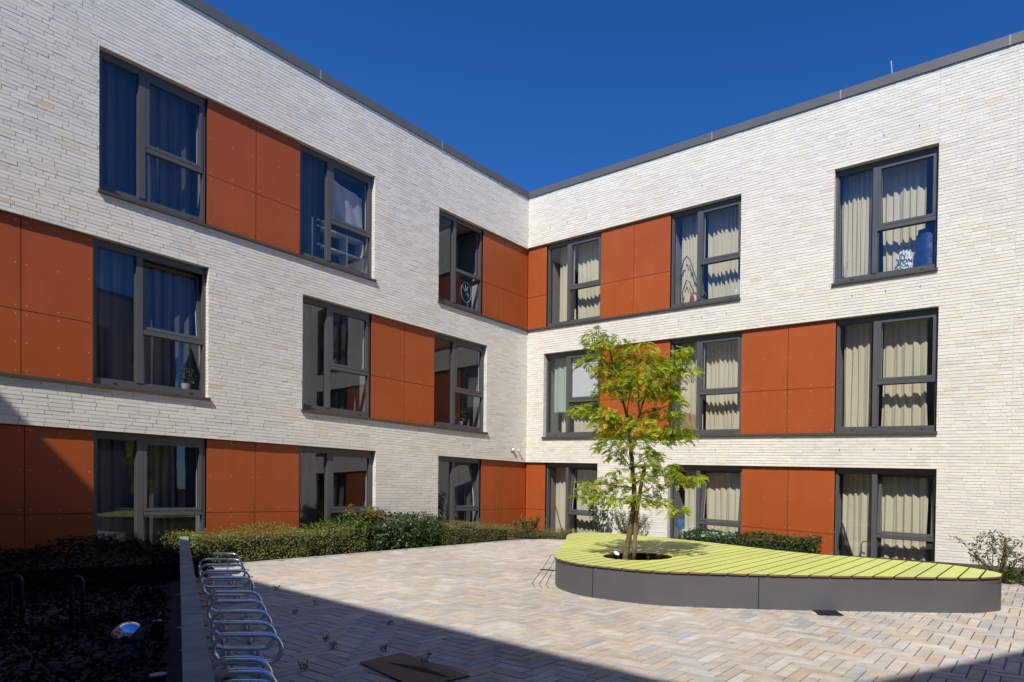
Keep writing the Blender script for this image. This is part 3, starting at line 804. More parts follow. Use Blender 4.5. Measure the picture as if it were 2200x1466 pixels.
    if hole:
        lb = MB(); hc = Vector((hole[0], hole[1], 0)); n_ = 40
        for i in range(n_):
            a0, a1 = 2 * math.pi * i / n_, 2 * math.pi * (i + 1) / n_
            def rp(a, z): 
                r_ = hole[2] + .012 + .012 * math.sin(a * 9) * (1 if z < ztop - .06 else .2)
                return hc + Vector((r_ * math.cos(a), r_ * math.sin(a), z))
            for z0, z1 in ((ztop - .30, ztop - .16), (ztop - .16, ztop - th - .002)):
                lb.face([rp(a0, z0), rp(a1, z0), rp(a1, z1), rp(a0, z1)])
        lb.face([hc + Vector((hole[2] * math.cos(2 * math.pi * i / n_), hole[2] * math.sin(2 * math.pi * i / n_), ztop - .2)) for i in range(n_)], 1)
        lb.build('tree_pit', [M['liner'], M['soil']], root)
    return root
ZT = .39
OUT1 = [(-1.21, 11.14), (-1.30, 12.35), (-1.18, 12.90), (-.80, 13.12), (-.30, 12.86), (1.17, 11.21), (2.36, 9.50), (3.21, 8.78), (3.95, 8.14), (4.19, 7.66), (4.25, 7.28), (4.13, 6.97), (3.76, 6.80), (3.40, 6.78), (2.75, 6.80), (1.74, 6.82), (.73, 6.92), (.21, 7.03), (-.35, 7.36), (-.72, 7.68), (-1.0, 8.18), (-1.10, 8.72), (-1.15, 9.7)]
bench1 = bench('planter_bench', [tuple(p.xy) for p in catmull([(*p, 0) for p in OUT1], 6)], ZT, (.06, 8.53, .475), 'long curved bench with lime green plank deck and dark grey side around the young tree', seams=((-.51, 7.42), (1.43, 6.85), (-1.2, 11.0)))
o2 = [PQ(p, q) for p, q in ((12.45, 2.75), (12.62, 2.42), (12.95, 2.25), (13.5, 2.35), (14.1, 2.8), (14.2, 4.0), (13.9, 5.2), (13.4, 5.5), (13.0, 4.8), (12.6, 3.3))]
bench('planter_bench', [tuple(p.xy) for p in catmull([tuple(p) for p in o2], 6)], ZT, None, 'second green topped bench of which only a sliver shows beyond the bare shrub')

# ------------------------------------------------------------------ tree
TX, TY = -.03, 8.40
SC = 8.40 / 1342.5
def tp(px, py, dy=0.):
    """branch and leaf-clump positions, in metres in the plane of the trunk"""
    return Vector(((px - 1361) * SC - .0, TY + dy, CAMH - (py - 1064.5 + (px - 1361) * .0131) * SC + .0))
tree = empty('honey_locust_tree', (TX, TY, ZT - .2), 'young tree with feathery yellow green leaves growing through the green bench', 'tree')
tb = MB()
def limb(pts, r0, r1, n=8):
    P = [tp(*p) for p in pts]; k = len(P) - 1
    # resample with slight wander
    Q = []; 
    for i in range(k):
        for j in range(4): Q.append(P[i].lerp(P[i + 1], j / 4) + Vector((U(-1, 1), U(-1, 1), 0)) * .006)
    Q.append(P[-1]); m = len(Q) - 1
    tb.tube(Q, [r0 + (r1 - r0) * (i / m) for i in range(m + 1)], n)
    return Q
LIMBS = []
def LB(pts, r0, r1): LIMBS.append(limb(pts, r0, r1))
LB([(1343, 1225, 0), (1347, 1195, 0), (1354, 1150, 0), (1360, 1105, 0), (1361, 1060, .0), (1357, 1020, .02), (1353, 975, .02), (1350, 940, .02)], .043, .024)
LB([(1352, 960, .02), (1344, 910, 0), (1333, 870, -.05), (1325, 845, -.05), (1316, 810, -.08), (1306, 775, -.05), (1292, 748, -.05), (1283, 728, -.05)], .020, .004)
LB([(1350, 945, .02), (1358, 925, .05), (1370, 905, .08), (1376, 880, .10), (1386, 855, .12), (1402, 828, .1), (1425, 800, .12), (1448, 780, .15)], .022, .004)
LB([(1370, 895, .08), (1368, 850, .18), (1365, 810, .2), (1359, 775, .2), (1352, 752, .2)], .013, .003)
LB([(1372, 900, .08), (1405, 895, -.1), (1435, 885, -.2), (1460, 868, -.25)], .010, .003)
LB([(1353, 975, .02), (1325, 945, -.1), (1300, 915, -.2), (1265, 897, -.25), (1225, 890, -.25)], .011, .003)
LB([(1353, 970, .02), (1375, 945, .2), (1410, 935, .3), (1450, 935, .35), (1480, 940, .35)], .010, .003)
LB([(1357, 1025, .02), (1335, 990, .2), (1315, 968, .3), (1290, 962, .3)], .008, .003)
LB([(1360, 1060, 0), (1330, 1058, -.2), (1295, 1055, -.3), (1250, 1058, -.35)], .010, .003)
LB([(1361, 1085, 0), (1330, 1085, .1), (1290, 1082, .2), (1245, 1080, .2)], .008, .003)
LB([(1362, 1050, 0), (1395, 1035, .15), (1440, 1030, .2), (1490, 1036, .2)], .010, .003)
LB([(1362, 1080, 0), (1395, 1085, -.2), (1430, 1095, -.3), (1465, 1098, -.3)], .008, .003)
LB([(1356, 1015, .02), (1385, 1000, -.2), (1415, 995, -.3), (1440, 1000, -.3)], .008, .003)
LB([(1316, 812, -.08), (1295, 800, -.2), (1270, 785, -.25), (1245, 790, -.25)], .006, .002)
LB([(1333, 868, -.05), (1310, 850, .15), (1285, 848, .2)], .006, .002)
LB([(1386, 855, .12), (1420, 845, .3), (1455, 830, .35), (1482, 812, .35)], .007, .002)
LB([(1425, 800, .12), (1455, 775, 0), (1470, 760, 0)], .004, .002)
LB([(1344, 910, 0), (1350, 860, -.25), (1345, 815, -.3), (1330, 780, -.3)], .008, .002)
LB([(1376, 880, .1), (1395, 830, -.2), (1392, 790, -.25), (1385, 762, -.25)], .008, .002)
tb.build('trunk', M['bark'], tree, smooth=True)
CL = [(1258, 730, 13), (1278, 726, 14), (1296, 730, 13), (1275, 748, 15), (1290, 760, 12), (1248, 790, 12), (1270, 786, 14), (1320, 756, 20), (1350, 752, 20), (1382, 762, 20), (1330, 785, 24), (1300, 788, 18), (1362, 790, 28), (1398, 785, 26), (1428, 785, 22), (1455, 768, 12), (1466, 764, 10), (1460, 792, 18), (1482, 811, 10), (1445, 815, 22), (1410, 820, 30), (1370, 825, 30), (1330, 820, 26), (1302, 815, 18), (1284, 815, 12), (1284, 850, 15), (1310, 850, 20), (1342, 850, 24), (1378, 855, 26), (1412, 850, 28), (1440, 850, 20), (1450, 872, 14), (1222, 891, 9), (1243, 893, 13), (1268, 896, 17), (1295, 904, 20), (1316, 912, 18), (1360, 908, 12), (1395, 893, 13), (1425, 895, 16), (1445, 902, 15), (1290, 926, 19), (1320, 936, 24), (1350, 932, 24), (1382, 934, 26), (1420, 936, 24), (1450, 932, 20), (1474, 932, 12), (1485, 946, 9), (1458, 952, 14), (1432, 955, 14), (1297, 966, 15), (1287, 972, 10), (1318, 985, 15), (1340, 968, 16), (1372, 965, 15), (1392, 978, 15), (1404, 990, 12), (1322, 1026, 11), (1388, 1008, 15), (1400, 1022, 16), (1345, 1000, 9), (1385, 1038, 20), (1425, 1018, 17), (1447, 1012, 14), (1450, 1040, 20), (1478, 1040, 14), (1496, 1036, 8), (1244, 1058, 9), (1265, 1056, 13), (1290, 1060, 18), (1297, 1045, 12), (1328, 1058, 15), (1240, 1079, 7), (1260, 1083, 10), (1290, 1085, 15), (1328, 1087, 16), (1362, 1075, 20), (1380, 1086, 16), (1405, 1082, 14), (1425, 1090, 12), (1438, 1105, 9), (1464, 1100, 8), (1405, 1060, 13), (1345, 1040, 10)]
cb_ = MB()
def frond(p, az, drop, ln, col):
    """a pinnate leaf: drooping rachis with leaflets on both sides"""
    n_ = 8
    d0 = Vector((math.cos(az), math.sin(az), .35)).normalized(); q = Vector(p); dirv = d0.copy()
    side = Vector((-math.sin(az), math.cos(az), 0)); side = (side + Vector((0, 0, U(-1.1, 1.1)))).normalized()
    step = ln / n_
    for i in range(n_):
        dirv = (dirv + Vector((0, 0, -drop))).normalized(); q2 = q + dirv * step
        lw = .0090; ll = .040 * (1 - .35 * abs(i / n_ - .4))
        for s in (1, -1):
            ax = (side * s + dirv * .75 + Vector((U(-.2, .2), U(-.2, .2), U(-.75, .05)))).normalized()
            up = ax.cross(dirv).normalized(); wv = up.cross(ax).normalized() * lw
            m_ = q2 + ax * (ll * .5); e = q2 + ax * ll
            k = U(.85, 1.15); cc = tuple(c * k for c in col)
            cb_.face([q2, m_ + wv, e, m_ - wv], 0, cc)
        q = q2
def tcol(shade):
    r = R()
    if r < .20: c = (.50, .52, .05)
    elif r < .66: c = (.37, .43, .038)
    elif r < .9: c = (.23, .31, .028)
    else: c = (.26, .36, .04)
    return tuple(x * shade for x in c)
for (px, py, rad) in CL:
    cdy = U(-.28, .32)
    c = tp(1366 + (px - 1366) * .96, py + 2, cdy); rr = rad * SC * .92
    cnt = int(8 + (rad / 10) ** 2 * 7.0)
    sh = U(.8, 1.2)
    for i in range(cnt):
        while True:
            v = Vector((U(-1, 1), U(-1, 1), U(-1, 1)))
            if v.length < 1: break
        p = c + Vector((v.x * rr * 1.05, v.y * max(rr * 1.5, .16), v.z * rr * 1.0))
        az = math.atan2(v.y, v.x + (.5 if px > 1370 else -.5) * .6) + U(-.9, .9)
        frond(p, az, U(.06, .24), U(.09, .155), tcol(sh))
cb_.build('crown', M['tree_leaf'], tree)

st = empty('tree_stake', (.012, TY - .03, ZT - .2), 'brown wooden support stake tied to the tree in the bench', 'stake')
mb = MB(); mb.tube([tp(1362, 1228, -.05), tp(1364, 1180, -.05), tp(1367, 1120, -.04), tp(1375, 1060, -.03), tp(1385, 1008, -.02)], [.029, .029, .028, .027, .026], 10); mb.build('post', M['stake'], st, smooth=True)
mb = MB(); mb.tube([tp(1352, 1019, .03), tp(1362, 1014, -.07), tp(1380, 1017, -.075), tp(1392, 1014, -.03)], .019, 8); mb.build('tie', M['strap'], st)

sp = empty('garden_spotlight', (-.27, 8.40, ZT - .12), 'small black spotlight with round glass face at the rim of the tree hole', 'spotlight')
mb = MB(); a = Vector((-.30, 8.43, ZT - .07)); b = Vector((-.225, 8.36, ZT + .055)); mb.tube([a, a.lerp(b, .55), b], [.04, .045, .052], 16); mb.build('housing', M['black'], sp)
mb = MB(); ax = (b - a).normalized(); mb.tube([b + ax * .001, b + ax * .004], .042, 16); mb.build('lens', M['lens'], sp)
mb = MB(); mb.tube([a, a + Vector((0, .02, -.14))], .012, 8); mb.build('ground_spike', M['black'], sp)

# ------------------------------------------------------------------ hedges and shrubs
def leafq(mb, p, nrm, ln, wd, col):
    nrm = nrm.normalized(); t = Vector((U(-1, 1), U(-1, 1), U(-.6, 1.0))); t = (t - nrm * t.dot(nrm) * .6).normalized()
    s = t.cross(nrm)
    if s.length < .01: return
    s = s.normalized() * wd / 2; m_ = p + t * ln * .45 + nrm * (.08 * ln)
    mb.face([p, m_ + s, p + t * ln - nrm * (.08 * ln), m_ - s], 0, col)
def hedge(name, fn, a0, a1, b0, b1, hfun, count, ln, wd, cols, mat, label, group=None, lump=.07, blobs=None):
    """fn(a,b,z)->world; a along, b across"""
    root = empty(name, fn((a0 + a1) / 2, (b0 + b1) / 2, 0), label, 'hedge', group)
    lb = MB(); ph = [U(0, 6) for _ in range(6)]
    def bumpf(a, b): return lump * (math.sin(a * 4.1 + ph[0]) + math.sin(a * 9.7 + ph[1] + b * 5) * .7 + math.sin(b * 7 + ph[2] + a * 2) * .6)
    sA, sB = abs(a1 - a0), abs(b1 - b0); hm = hfun((a0 + a1) / 2)
    ar = [sA * sB, sA * hm * 1.2, sB * hm, sB * hm]
    tot = sum(ar)
    for i in range(count):
        x = R() * tot; a = U(a0, a1); b = U(b0, b1); inn = min(abs(random.gauss(0, .05)), .2)
        ta = fn(a, b, 0)
        if x < ar[0]:
            h = hfun(a); z = h + bumpf(a, b) - inn + (U(0, .06) if R() < .12 else 0); nn = Vector((U(-.6, .6), U(-.6, .6), 1))
            # rounded shoulder
            e = min(abs(b - b1), abs(b - b0)) / sB; z -= .10 * max(0, 1 - e * 7) ** 2
        elif x < ar[0] + ar[1]:
            z = hfun(a) * R(); b = b1 - (1 if b1 > b0 else -1) * (inn - bumpf(a, z) * .7 + .05 * max(0, z / hfun(a) - .7)); nn = fn(a, b1 + (b1 - b0), 0) - fn(a, b0, 0); nn = nn.normalized() + Vector((U(-.6, .6), U(-.6, .6), U(-.2, .9)))
        else:
            s = a0 if x < ar[0] + ar[1] + ar[2] else a1; sg = 1 if s == a1 else -1
            z = hfun(s) * R(); a = s - sg * (inn - bumpf(b, z) * .7); nn = (fn(a1, b, 0) - fn(a0, b, 0)).normalized() * sg * (1 if a1 > a0 else -1) + Vector((U(-.6, .6), U(-.6, .6), U(-.2, .9)))
        p = fn(a, b, max(.01, z)); k = U(.7, 1.25)
        c = random.choice(cols)
        leafq(lb, p, nn, ln * U(.7, 1.2), wd * U(.8, 1.2), tuple(q * k for q in c))
    # near-black core box, its colour stands for the shade inside the hedge
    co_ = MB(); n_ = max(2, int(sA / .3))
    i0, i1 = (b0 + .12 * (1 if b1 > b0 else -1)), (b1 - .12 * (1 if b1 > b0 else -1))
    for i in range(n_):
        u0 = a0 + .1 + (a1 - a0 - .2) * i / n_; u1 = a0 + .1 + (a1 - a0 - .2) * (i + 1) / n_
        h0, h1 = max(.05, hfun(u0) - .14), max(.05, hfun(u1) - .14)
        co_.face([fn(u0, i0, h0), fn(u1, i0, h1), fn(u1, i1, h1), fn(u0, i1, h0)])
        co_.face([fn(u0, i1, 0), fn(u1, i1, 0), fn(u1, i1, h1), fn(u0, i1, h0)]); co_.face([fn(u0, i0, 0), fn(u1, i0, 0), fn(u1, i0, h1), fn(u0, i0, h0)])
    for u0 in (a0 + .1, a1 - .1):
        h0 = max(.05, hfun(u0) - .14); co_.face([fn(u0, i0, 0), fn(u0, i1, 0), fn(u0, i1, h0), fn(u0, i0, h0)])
    lb.build('foliage', mat, root); co_.build('dark_core', M['hedgecore'], root)
    return root
fL = lambda a, b, z: PQ(b, a, z)
fR = lambda a, b, z: pt(WR, a, z, b)
HG = 'clipped hedges in the planting beds'
GREENS = [(.17, .23, .035), (.24, .29, .045), (.11, .16, .028), (.30, .30, .07), (.24, .16, .055)]
OLIVE = [(.19, .205, .05), (.24, .23, .06), (.135, .155, .038), (.26, .21, .08)]
DARK = [(.035, .08, .016), (.055, .11, .022), (.08, .14, .03), (.022, .05, .012)]
hedge('hedge', fL, 6.15, 9.0, .25, 1.62, lambda a: .50, 11000, .035, .017, GREENS, M['hedge_leaf'], 'light green small leaved hedge directly behind the bicycle racks', HG)
hedge('hedge', fL, 4.25, 6.35, .25, 1.60, lambda a: .62 - .05 * math.cos(a), 3600, .085, .034, DARK, M['laurel'], 'dark glossy laurel hedge in the middle of the long bed by the wall', HG)
hedge('hedge', fL, 2.05, 4.30, .25, 1.58, lambda a: .38 + .055 * (a - 2), 8500, .028, .015, OLIVE, M['hedge_leaf'], 'olive small leaved hedge between the laurel and the inner corner', HG, lump=.04)
hedge('hedge', lambda a, b, z: PQ(a, b, z), .2, 2.55, .15, 1.35, lambda a: .30 - .04 * a, 5000, .026, .014, OLIVE, M['hedge_leaf'], 'low hedge end tucked into the inner corner behind the bench', HG, lump=.03)
hedge('hedge', fL, 9.3, 13.6, .25, 3.0, lambda a: .34 + .03 * (a - 9), 7000, .085, .032, [(.016, .034, .009), (.024, .048, .012), (.010, .02, .006)], M['shade_leaf'], 'hedge in deep shade on the far side of the low concrete wall', HG)  # leaf colours set near black to deepen the shade on this side
hedge('hedge', fR, 5.75, 8.75, .22, 1.0, lambda a: .36, 4200, .07, .03, [(.03, .07, .014), (.045, .095, .02), (.022, .05, .012), (.06, .11, .025)], M['laurel'], 'low dark laurel hedge under the orange panels behind the bench', HG, lump=.04)

gc = MB()
for i in range(34000):
    p_, q_ = U(2.9, 9.5), U(9.0, 15.8); P = PQ(p_, q_)
    if left_of_wall(P) < .10 or P.y < 1.5: continue
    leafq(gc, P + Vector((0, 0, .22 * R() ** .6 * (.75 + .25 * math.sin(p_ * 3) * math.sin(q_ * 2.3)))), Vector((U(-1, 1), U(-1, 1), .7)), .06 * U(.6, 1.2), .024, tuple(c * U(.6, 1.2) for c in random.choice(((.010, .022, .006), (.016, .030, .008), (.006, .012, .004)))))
tag(gc.build('ground_cover_leaves', M['shade_leaf']), kind='stuff')  # near-black leaf colours paint in the shade beyond the low wall
def bush(name, loc, label, cat, n_stem, hgt, spread, leaves, ln, wd, cols, mat, stemcol, leafy_from=.25, srad=.006, wander=.25):
    root = empty(name, loc, label, cat); loc = Vector(loc)
    sb = MB(); lb = MB()
    for i in range(n_stem):
        an = 2 * math.pi * i / n_stem + U(-.4, .4); rr_ = spread * math.sqrt(R()) ; h = hgt * U(.6, 1.0)
        top = loc + Vector((math.cos(an) * rr_, math.sin(an) * rr_, h)); bo = min(.06, spread * .25); b0 = loc + Vector((math.cos(an) * bo, math.sin(an) * bo, 0))
        mid = b0.lerp(top, .5) + Vector((U(-1, 1), U(-1, 1), .3)) * spread * wander
        P = [b0.lerp(mid, k / 3) for k in range(3)] + [mid.lerp(top, k / 3) for k in range(4)]
        sb.tube(P, [srad * (1 - .7 * k / 6) for k in range(7)], 6)
        for j in range(int(leaves / n_stem)):
            f = leafy_from + (1 - leafy_from) * R() ** .8; k = f * 6; i0 = min(5, int(k)); p = P[i0].lerp(P[i0 + 1], k - i0) + Vector((U(-1, 1), U(-1, 1), U(-1, 1))) * ln * .6
            s_ = U(.7, 1.25); leafq(lb, p, Vector((U(-1, 1), U(-1, 1), U(.2, 1))), ln * U(.7, 1.2), wd, tuple(q * s_ for q in random.choice(cols)))
    sb.build('stem', stemcol, root, smooth=True); lb.build('foliage', mat, root)
    return root
M['stem_green'] = simple('green_stem', (.08, .10, .03), .7)
M['stem_brown'] = simple('brown_stem', (.13, .085, .045), .85, noise=.3)
bush('shrub', PQ(.75, 5.55, 0), 'yellow green shrub with reddish tips standing above the dark laurel hedge', 'shrub', 26, .86, .48, 1700, .085, .032, [(.15, .20, .03), (.22, .22, .04), (.10, .15, .025), (.26, .12, .04)], M['hedge_leaf'], M['stem_brown'], .55)
bush('shrub', PQ(1.0, .95, 0), 'small round shrub with reddish leaves near the inner corner', 'shrub', 22, .55, .38, 1500, .06, .024, [(.12, .16, .03), (.20, .17, .05), (.22, .09, .045)], M['hedge_leaf'], M['stem_brown'], .3)
bush('shrub', pt(WR, 4.05, 0, .55), 'fine twiggy grey green shrub in front of the wall behind the tree trunk', 'shrub', 46, .82, .55, 3000, .055, .016, [(.10, .13, .04), (.14, .16, .05), (.07, .09, .03), (.18, .15, .09)], M['hedge_leaf'], M['stem_brown'], .2, .005, .1)
bush('rose_bush', pt(WR, 3.05, 0, .45), 'tall leggy bush with broad dark leaves on bare stems beside the corner window', 'shrub', 8, 1.38, .32, 260, .10, .065, [(.03, .07, .018), (.05, .10, .025), (.025, .05, .014)], M['laurel'], M['stem_green'], .15, .008, .2)
sh = bush('bare_shrub', (5.42, 9.30, 0), 'thin open shrub with pruned woody stems between the bench tip and the wall', 'shrub', 17, .74, .58, 520, .075, .026, [(.05, .08, .02), (.09, .12, .03), (.13, .13, .05)], M['hedge_leaf'], M['stem_brown'], .25, .008, .35)
mb = MB(); mb.tube([(5.52, 9.3, 0), (5.53, 9.3, .35), (5.54, 9.29, .66)], [.028, .025, .022], 8); mb.tube([(5.5, 9.3, .05), (5.2, 9.25, .28), (4.94, 9.2, .44)], [.018, .016, .012], 8); mb.build('cut_branch', M['bark'], sh, smooth=True)
bush('ground_cover_plant', (5.50, 9.12, 0), 'tuft of fresh green leaves at the foot of the bare shrub', 'plant', 24, .22, .24, 700, .045, .018, [(.07, .13, .02), (.10, .17, .03), (.05, .09, .015)], M['hedge_leaf'], M['stem_green'], .2, .003, .2)
# weeds in the joints
WD = [(-3.45, 6.78), (-3.4, 6.28), (-2.55, 5.19), (-2.38, 4.95), (-2.27, 5.84), (-1.53, 4.62), (-1.95, 4.9), (-2.3, 4.36), (-1.63, 3.95), (-4.38, 7.67)]
for x, y in WD:
    wr = bush('weed', (x, y, 0), 'small weed sprouting from a joint of the shaded paving', 'weed', 4, U(.03, .09), .04, 30, .024, .009, [(.05, .08, .02), (.08, .10, .03)], M['hedge_leaf'], M['stem_green'], .2, .0025, .2)
    wr['group'] = 'weeds in the shaded paving joints'

# ------------------------------------------------------------------ low wall
lw = empty('low_wall', (-4.3, 5.9, 0), 'low grey concrete wall between the dark bed and the bicycle racks', 'wall')
A, B = Vector((-6.85, 9.42, 0)), Vector((-1.22, 1.70, 0)); d = (B - A).normalized(); s = Vector((d.y, -d.x, 0)); s = s if s.x > 0 else -s
s = -s if s.dot(Vector((1, 0, 0))) < 0 else s
mb = MB(); up = Vector((0, 0, .455)); th_ = .105
mb.hexa([A + s * .01, B + s * .01, B + s * (th_ - .01), A + s * (th_ - .01), A + s * .01 + up, B + s * .01 + up, B + s * (th_ - .01) + up, A + s * (th_ - .01) + up]); mb.build('wall_body', M['concrete'], lw)
mb = MB(); ln = (B - A).length; k = 11
for i in range(k):
    a = A + d * (ln * i / k + .004); b = A + d * (ln * (i + 1) / k - .004); z0 = Vector((0, 0, .456)); z1 = Vector((0, 0, .50 + U(-.002, .002)))
    mb.hexa([a + z0, b + z0, b + s * th_ + z0, a + s * th_ + z0, a + z1, b + z1, b + s * th_ + z1, a + s * th_ + z1])
mb.build('coping_stones', M['concrete'], lw)

# ------------------------------------------------------------------ bicycle racks
HO = [((-6.46, 9.24), (-5.88, 9.32)), ((-5.95, 8.55), (-5.39, 8.62)), ((-5.54, 7.97), (-4.99, 8.03)), ((-5.13, 7.41), (-4.59, 7.47)), ((-4.73, 6.86), (-4.21, 6.91)),
      ((-4.06, 5.96), (-3.58, 6.0)), ((-3.74, 5.49), (-3.26, 5.53)), ((-3.41, 5.05), (-2.95, 5.08)), ((-3.13, 4.64), (-2.68, 4.67)), ((-2.87, 4.27), (-2.42, 4.3)),
      ((-2.48, 3.67), (-2.14, 3.69)), ((-2.3, 3.43), (-1.97, 3.45)), ((-2.16, 3.23), (-1.83, 3.24))]
def loop(a, b, z0, z1):
    ax = (b - a).normalized(); r = (z1 - z0) / 2; P = []
    for i in range(9):
        t = -math.pi / 2 + math.pi * i / 8; P.append(b - ax * r + ax * (r * math.cos(t)) + Vector((0, 0, z0 + r + r * math.sin(t))))
    for i in range(9):
        t = math.pi / 2 + math.pi * i / 8; P.append(a + ax * r + ax * (r * math.cos(t)) + Vector((0, 0, z0 + r + r * math.sin(t))))
    return P
RL = ['bicycle rack of looped steel tubes farthest from the viewer, next to the hedge', 'bicycle rack of looped steel tubes in the middle of the row', 'bicycle rack of looped steel tubes nearest the viewer']
for gi, (i0, i1) in enumerate(((0, 5), (5, 10), (10, 13))):
    H_ = HO[i0:i1]; c = Vector((*H_[len(H_) // 2][0], 0))
    root = empty('bicycle_rack', c, RL[gi], 'bicycle rack', 'bicycle racks along the low wall')
    fw = (Vector((*H_[0][0], 0)) - Vector((*H_[-1][0], 0))).normalized()
    for a, b in H_:
        a, b = Vector((*a, 0)), Vector((*b, 0)); mb = MB()
        for o_ in (-.030, .030):
            mb.tube(loop(a + fw * o_, b + fw * o_,   .075, .268), .0125, 8, closed=True)
        for f in (.27, .73):
            p = a.lerp(b, f); mb.tube([p + fw * -.026 + Vector((0, 0, .075)), p + fw * .026 + Vector((0, 0, .075))], .008, 6); mb.tube([p + Vector((0, 0, .02)), p + Vector((0, 0, .075))], .012, 6)
        mb.build('hoop', M['steel'], root, smooth=True)
    for f in (.27, .73):
        p0 = Vector((*H_[0][0], 0)).lerp(Vector((*H_[0][1], 0)), f) + fw * .15; p1 = Vector((*H_[-1][0], 0)).lerp(Vector((*H_[-1][1], 0)), f) - fw * .12
        dd = (p1 - p0).normalized(); s_ = Vector((-dd.y, dd.x, 0)) * .024; mb = MB()
        mb.hexa([p0 - s_ + Vector((0, 0, .006)), p1 - s_ + Vector((0, 0, .006)), p1 + s_ + Vector((0, 0, .006)), p0 + s_ + Vector((0, 0, .006)), p0 - s_ + Vector((0, 0, .022)), p1 - s_ + Vector((0, 0, .022)), p1 + s_ + Vector((0, 0, .022)), p0 + s_ + Vector((0, 0, .022))])
        for kk in (.02, .34, .66, .95):
            a = p0.lerp(p1, kk); b = a + dd * .05
            z0, z1 = Vector((0, 0, .0222)), Vector((0, 0, .024)); s2 = s_ * 1.02
            mb.hexa([a - s2 + z0, b - s2 + z0, b + s2 + z0, a + s2 + z0, a - s2 + z1, b - s2 + z1, b + s2 + z1, a + s2 + z1], 1)
        mb.build('rail', [M['rail'], M['tape']], root)

# things in the deep shade left of the low wall
for (x, lab) in ((-5.01, 'dark flat steel bicycle stand in deep shade nearer the low wall'), (-5.56, 'dark flat steel bicycle stand in deep shade closer to the picture edge')):
    mb = MB(); P = [(x - .05, 5.62, 0), (x - .05, 5.62, .40)] + [(x - .05 * math.cos(t), 5.62, .40 + .05 * math.sin(t)) for t in [math.pi * i / 8 for i in range(1, 8)]] + [(x + .05, 5.62, .40), (x + .05, 5.62, 0)]
    mb.tube(P, .016, 8)
    mb.box(x - .10, x + .10, 5.57, 5.67, -.002, .008)
    tag(place(mb.build('bicycle_stand', M['blacksteel']), (x, 5.62, 0)), lab, 'bicycle stand', 'dark bicycle stands in the shade')
for i, (x, y, lab) in enumerate(((-3.72, 4.6, 'round bollard light with shiny domed steel top in deep shade'),)):
    root = empty('bollard_light', (x, y, 0), lab, 'bollard light')
    mb = MB(); mb.lathe(x, y, [(.10, 0), (.10, .15)], 28); mb.build('lamp_body', M['concrete'], root, smooth=False)
    mb = MB(); mb.lathe(x, y, [(.112, .15), (.112, .165)] + [(.112 * math.cos(t), .165 + .11 * math.sin(t)) for t in [math.pi / 2 * k / 8 for k in range(1, 8)]] + [(.002, .275)], 28); mb.build('lamp_cap', M['steel'], root, smooth=True)
for (x, y, lab) in ((-3.96, 5.2, 'short round dark post with pale flat top beside the domed bollard light'), (-2.74, 3.6, 'short round dark post with pale flat top at the lower picture edge')):
    root = empty('short_post', (x, y, 0), lab, 'post', 'short posts by the low wall')
    zt = .15 if y > 4 else .19
    mb = MB(); mb.lathe(x, y, [(.036, 0), (.036, zt)], 20); mb.build('post_body', M['blacksteel'], root)
    mb = MB(); mb.lathe(x, y, [(.042, zt), (.042, zt + .008)], 20); mb.build('post_cap', M['rail'], root)

# ------------------------------------------------------------------ curtains and things behind the glass
def curtain(key, u0, u1, label, mat='beige', d=-.44, v0=.02, v1=None, pleat=.028, wl=.125, group=None, flare=0.):
    m = WINS[key]; mb = MB(); W, H = m.W, m.H; v1 = v1 or H - .02
    a, b = u0 * W, u1 * W; n_ = max(10, int((b - a) / .012)); ph = U(0, 6); ph2 = U(0, 6)
    rows = 7; grid = []
    for j in range(rows + 1):
        f = j / rows; row = []
        for i in range(n_ + 1):
            u = a + (b - a) * i / n_ ; x = (u - a) / wl * 2 * math.pi
            dd = d + pleat * (math.sin(x + ph + .5 * math.sin(x * .31 + ph2)) + .35 * math.sin(x * 2.3 + ph2)) * (1.15 - .3 * f) + .012 * math.sin(f * 5 + x * .2)
            uu = u + flare * (1 - f) ** 2 * (u - (a + b) / 2) + .008 * math.sin(f * 6 + x * .5)
            row.append(m.P(min(max(uu, .01), W - .01), v0 + (v1 - v0) * f, dd))
        grid.append(row)
    i0 = 0
    for r_ in grid: mb.v += [tuple(p) for p in r_]
    for j in range(rows):
        for i in range(n_):
            k = j * (n_ + 1) + i; mb.f.append((k, k + 1, k + n_ + 2, k + n_ + 1)); mb.m.append(0); mb.c.append(None)
    o = mb.build('curtain', M[mat], None, smooth=True); place(o, m.P((a + b) / 2, v0, d))
    return tag(o, label, 'curtain', group or 'curtains behind the windows')
ROWN = {'3': 'top floor', '2': 'middle floor', '1': 'ground floor'}
COLN = {'A': 'nearest inner corner', 'B': 'second from inner corner', 'C': 'farthest from inner corner'}
for key, (l, r_) in {'R3A': ((.10, .385), (.45, .97)), 'R3B': ((.05, .385), (.45, .94)), 'R3C': ((.02, .335), (.44, .86)), 'R2B': ((.06, .385), (.44, .96)), 'R2C': ((.04, .325), (.45, .87)), 'R1A': ((.05, .39), (.44, .97)), 'R1B': ((.13, .40), (.44, .95)), 'R1C': ((.04, .365), (.45, .89))}.items():
    nm = f'{ROWN[key[1]]}, bench side, window {COLN[key[2]]}'
    PLT = U(.018, .036); curtain(key, *l, f'beige curtain, narrow pane, {nm}', pleat=PLT, wl=U(.09, .16), flare=U(-.05, .1))
    curtain(key, *r_, f'beige curtain, split panes, {nm}', pleat=PLT, wl=U(.11, .2), flare=U(-.10, .14))
curtain('R2A', .08, .40, 'pale green curtain behind the narrow pane next to the white blind', 'green_curtain', d=-.30, v0=.72, pleat=.02, wl=.2)
curtain('R2A', .14, .97, 'beige curtain below the white blind in the middle floor window by the corner', d=-.50, v1=1.15)
m = WINS['R2A']
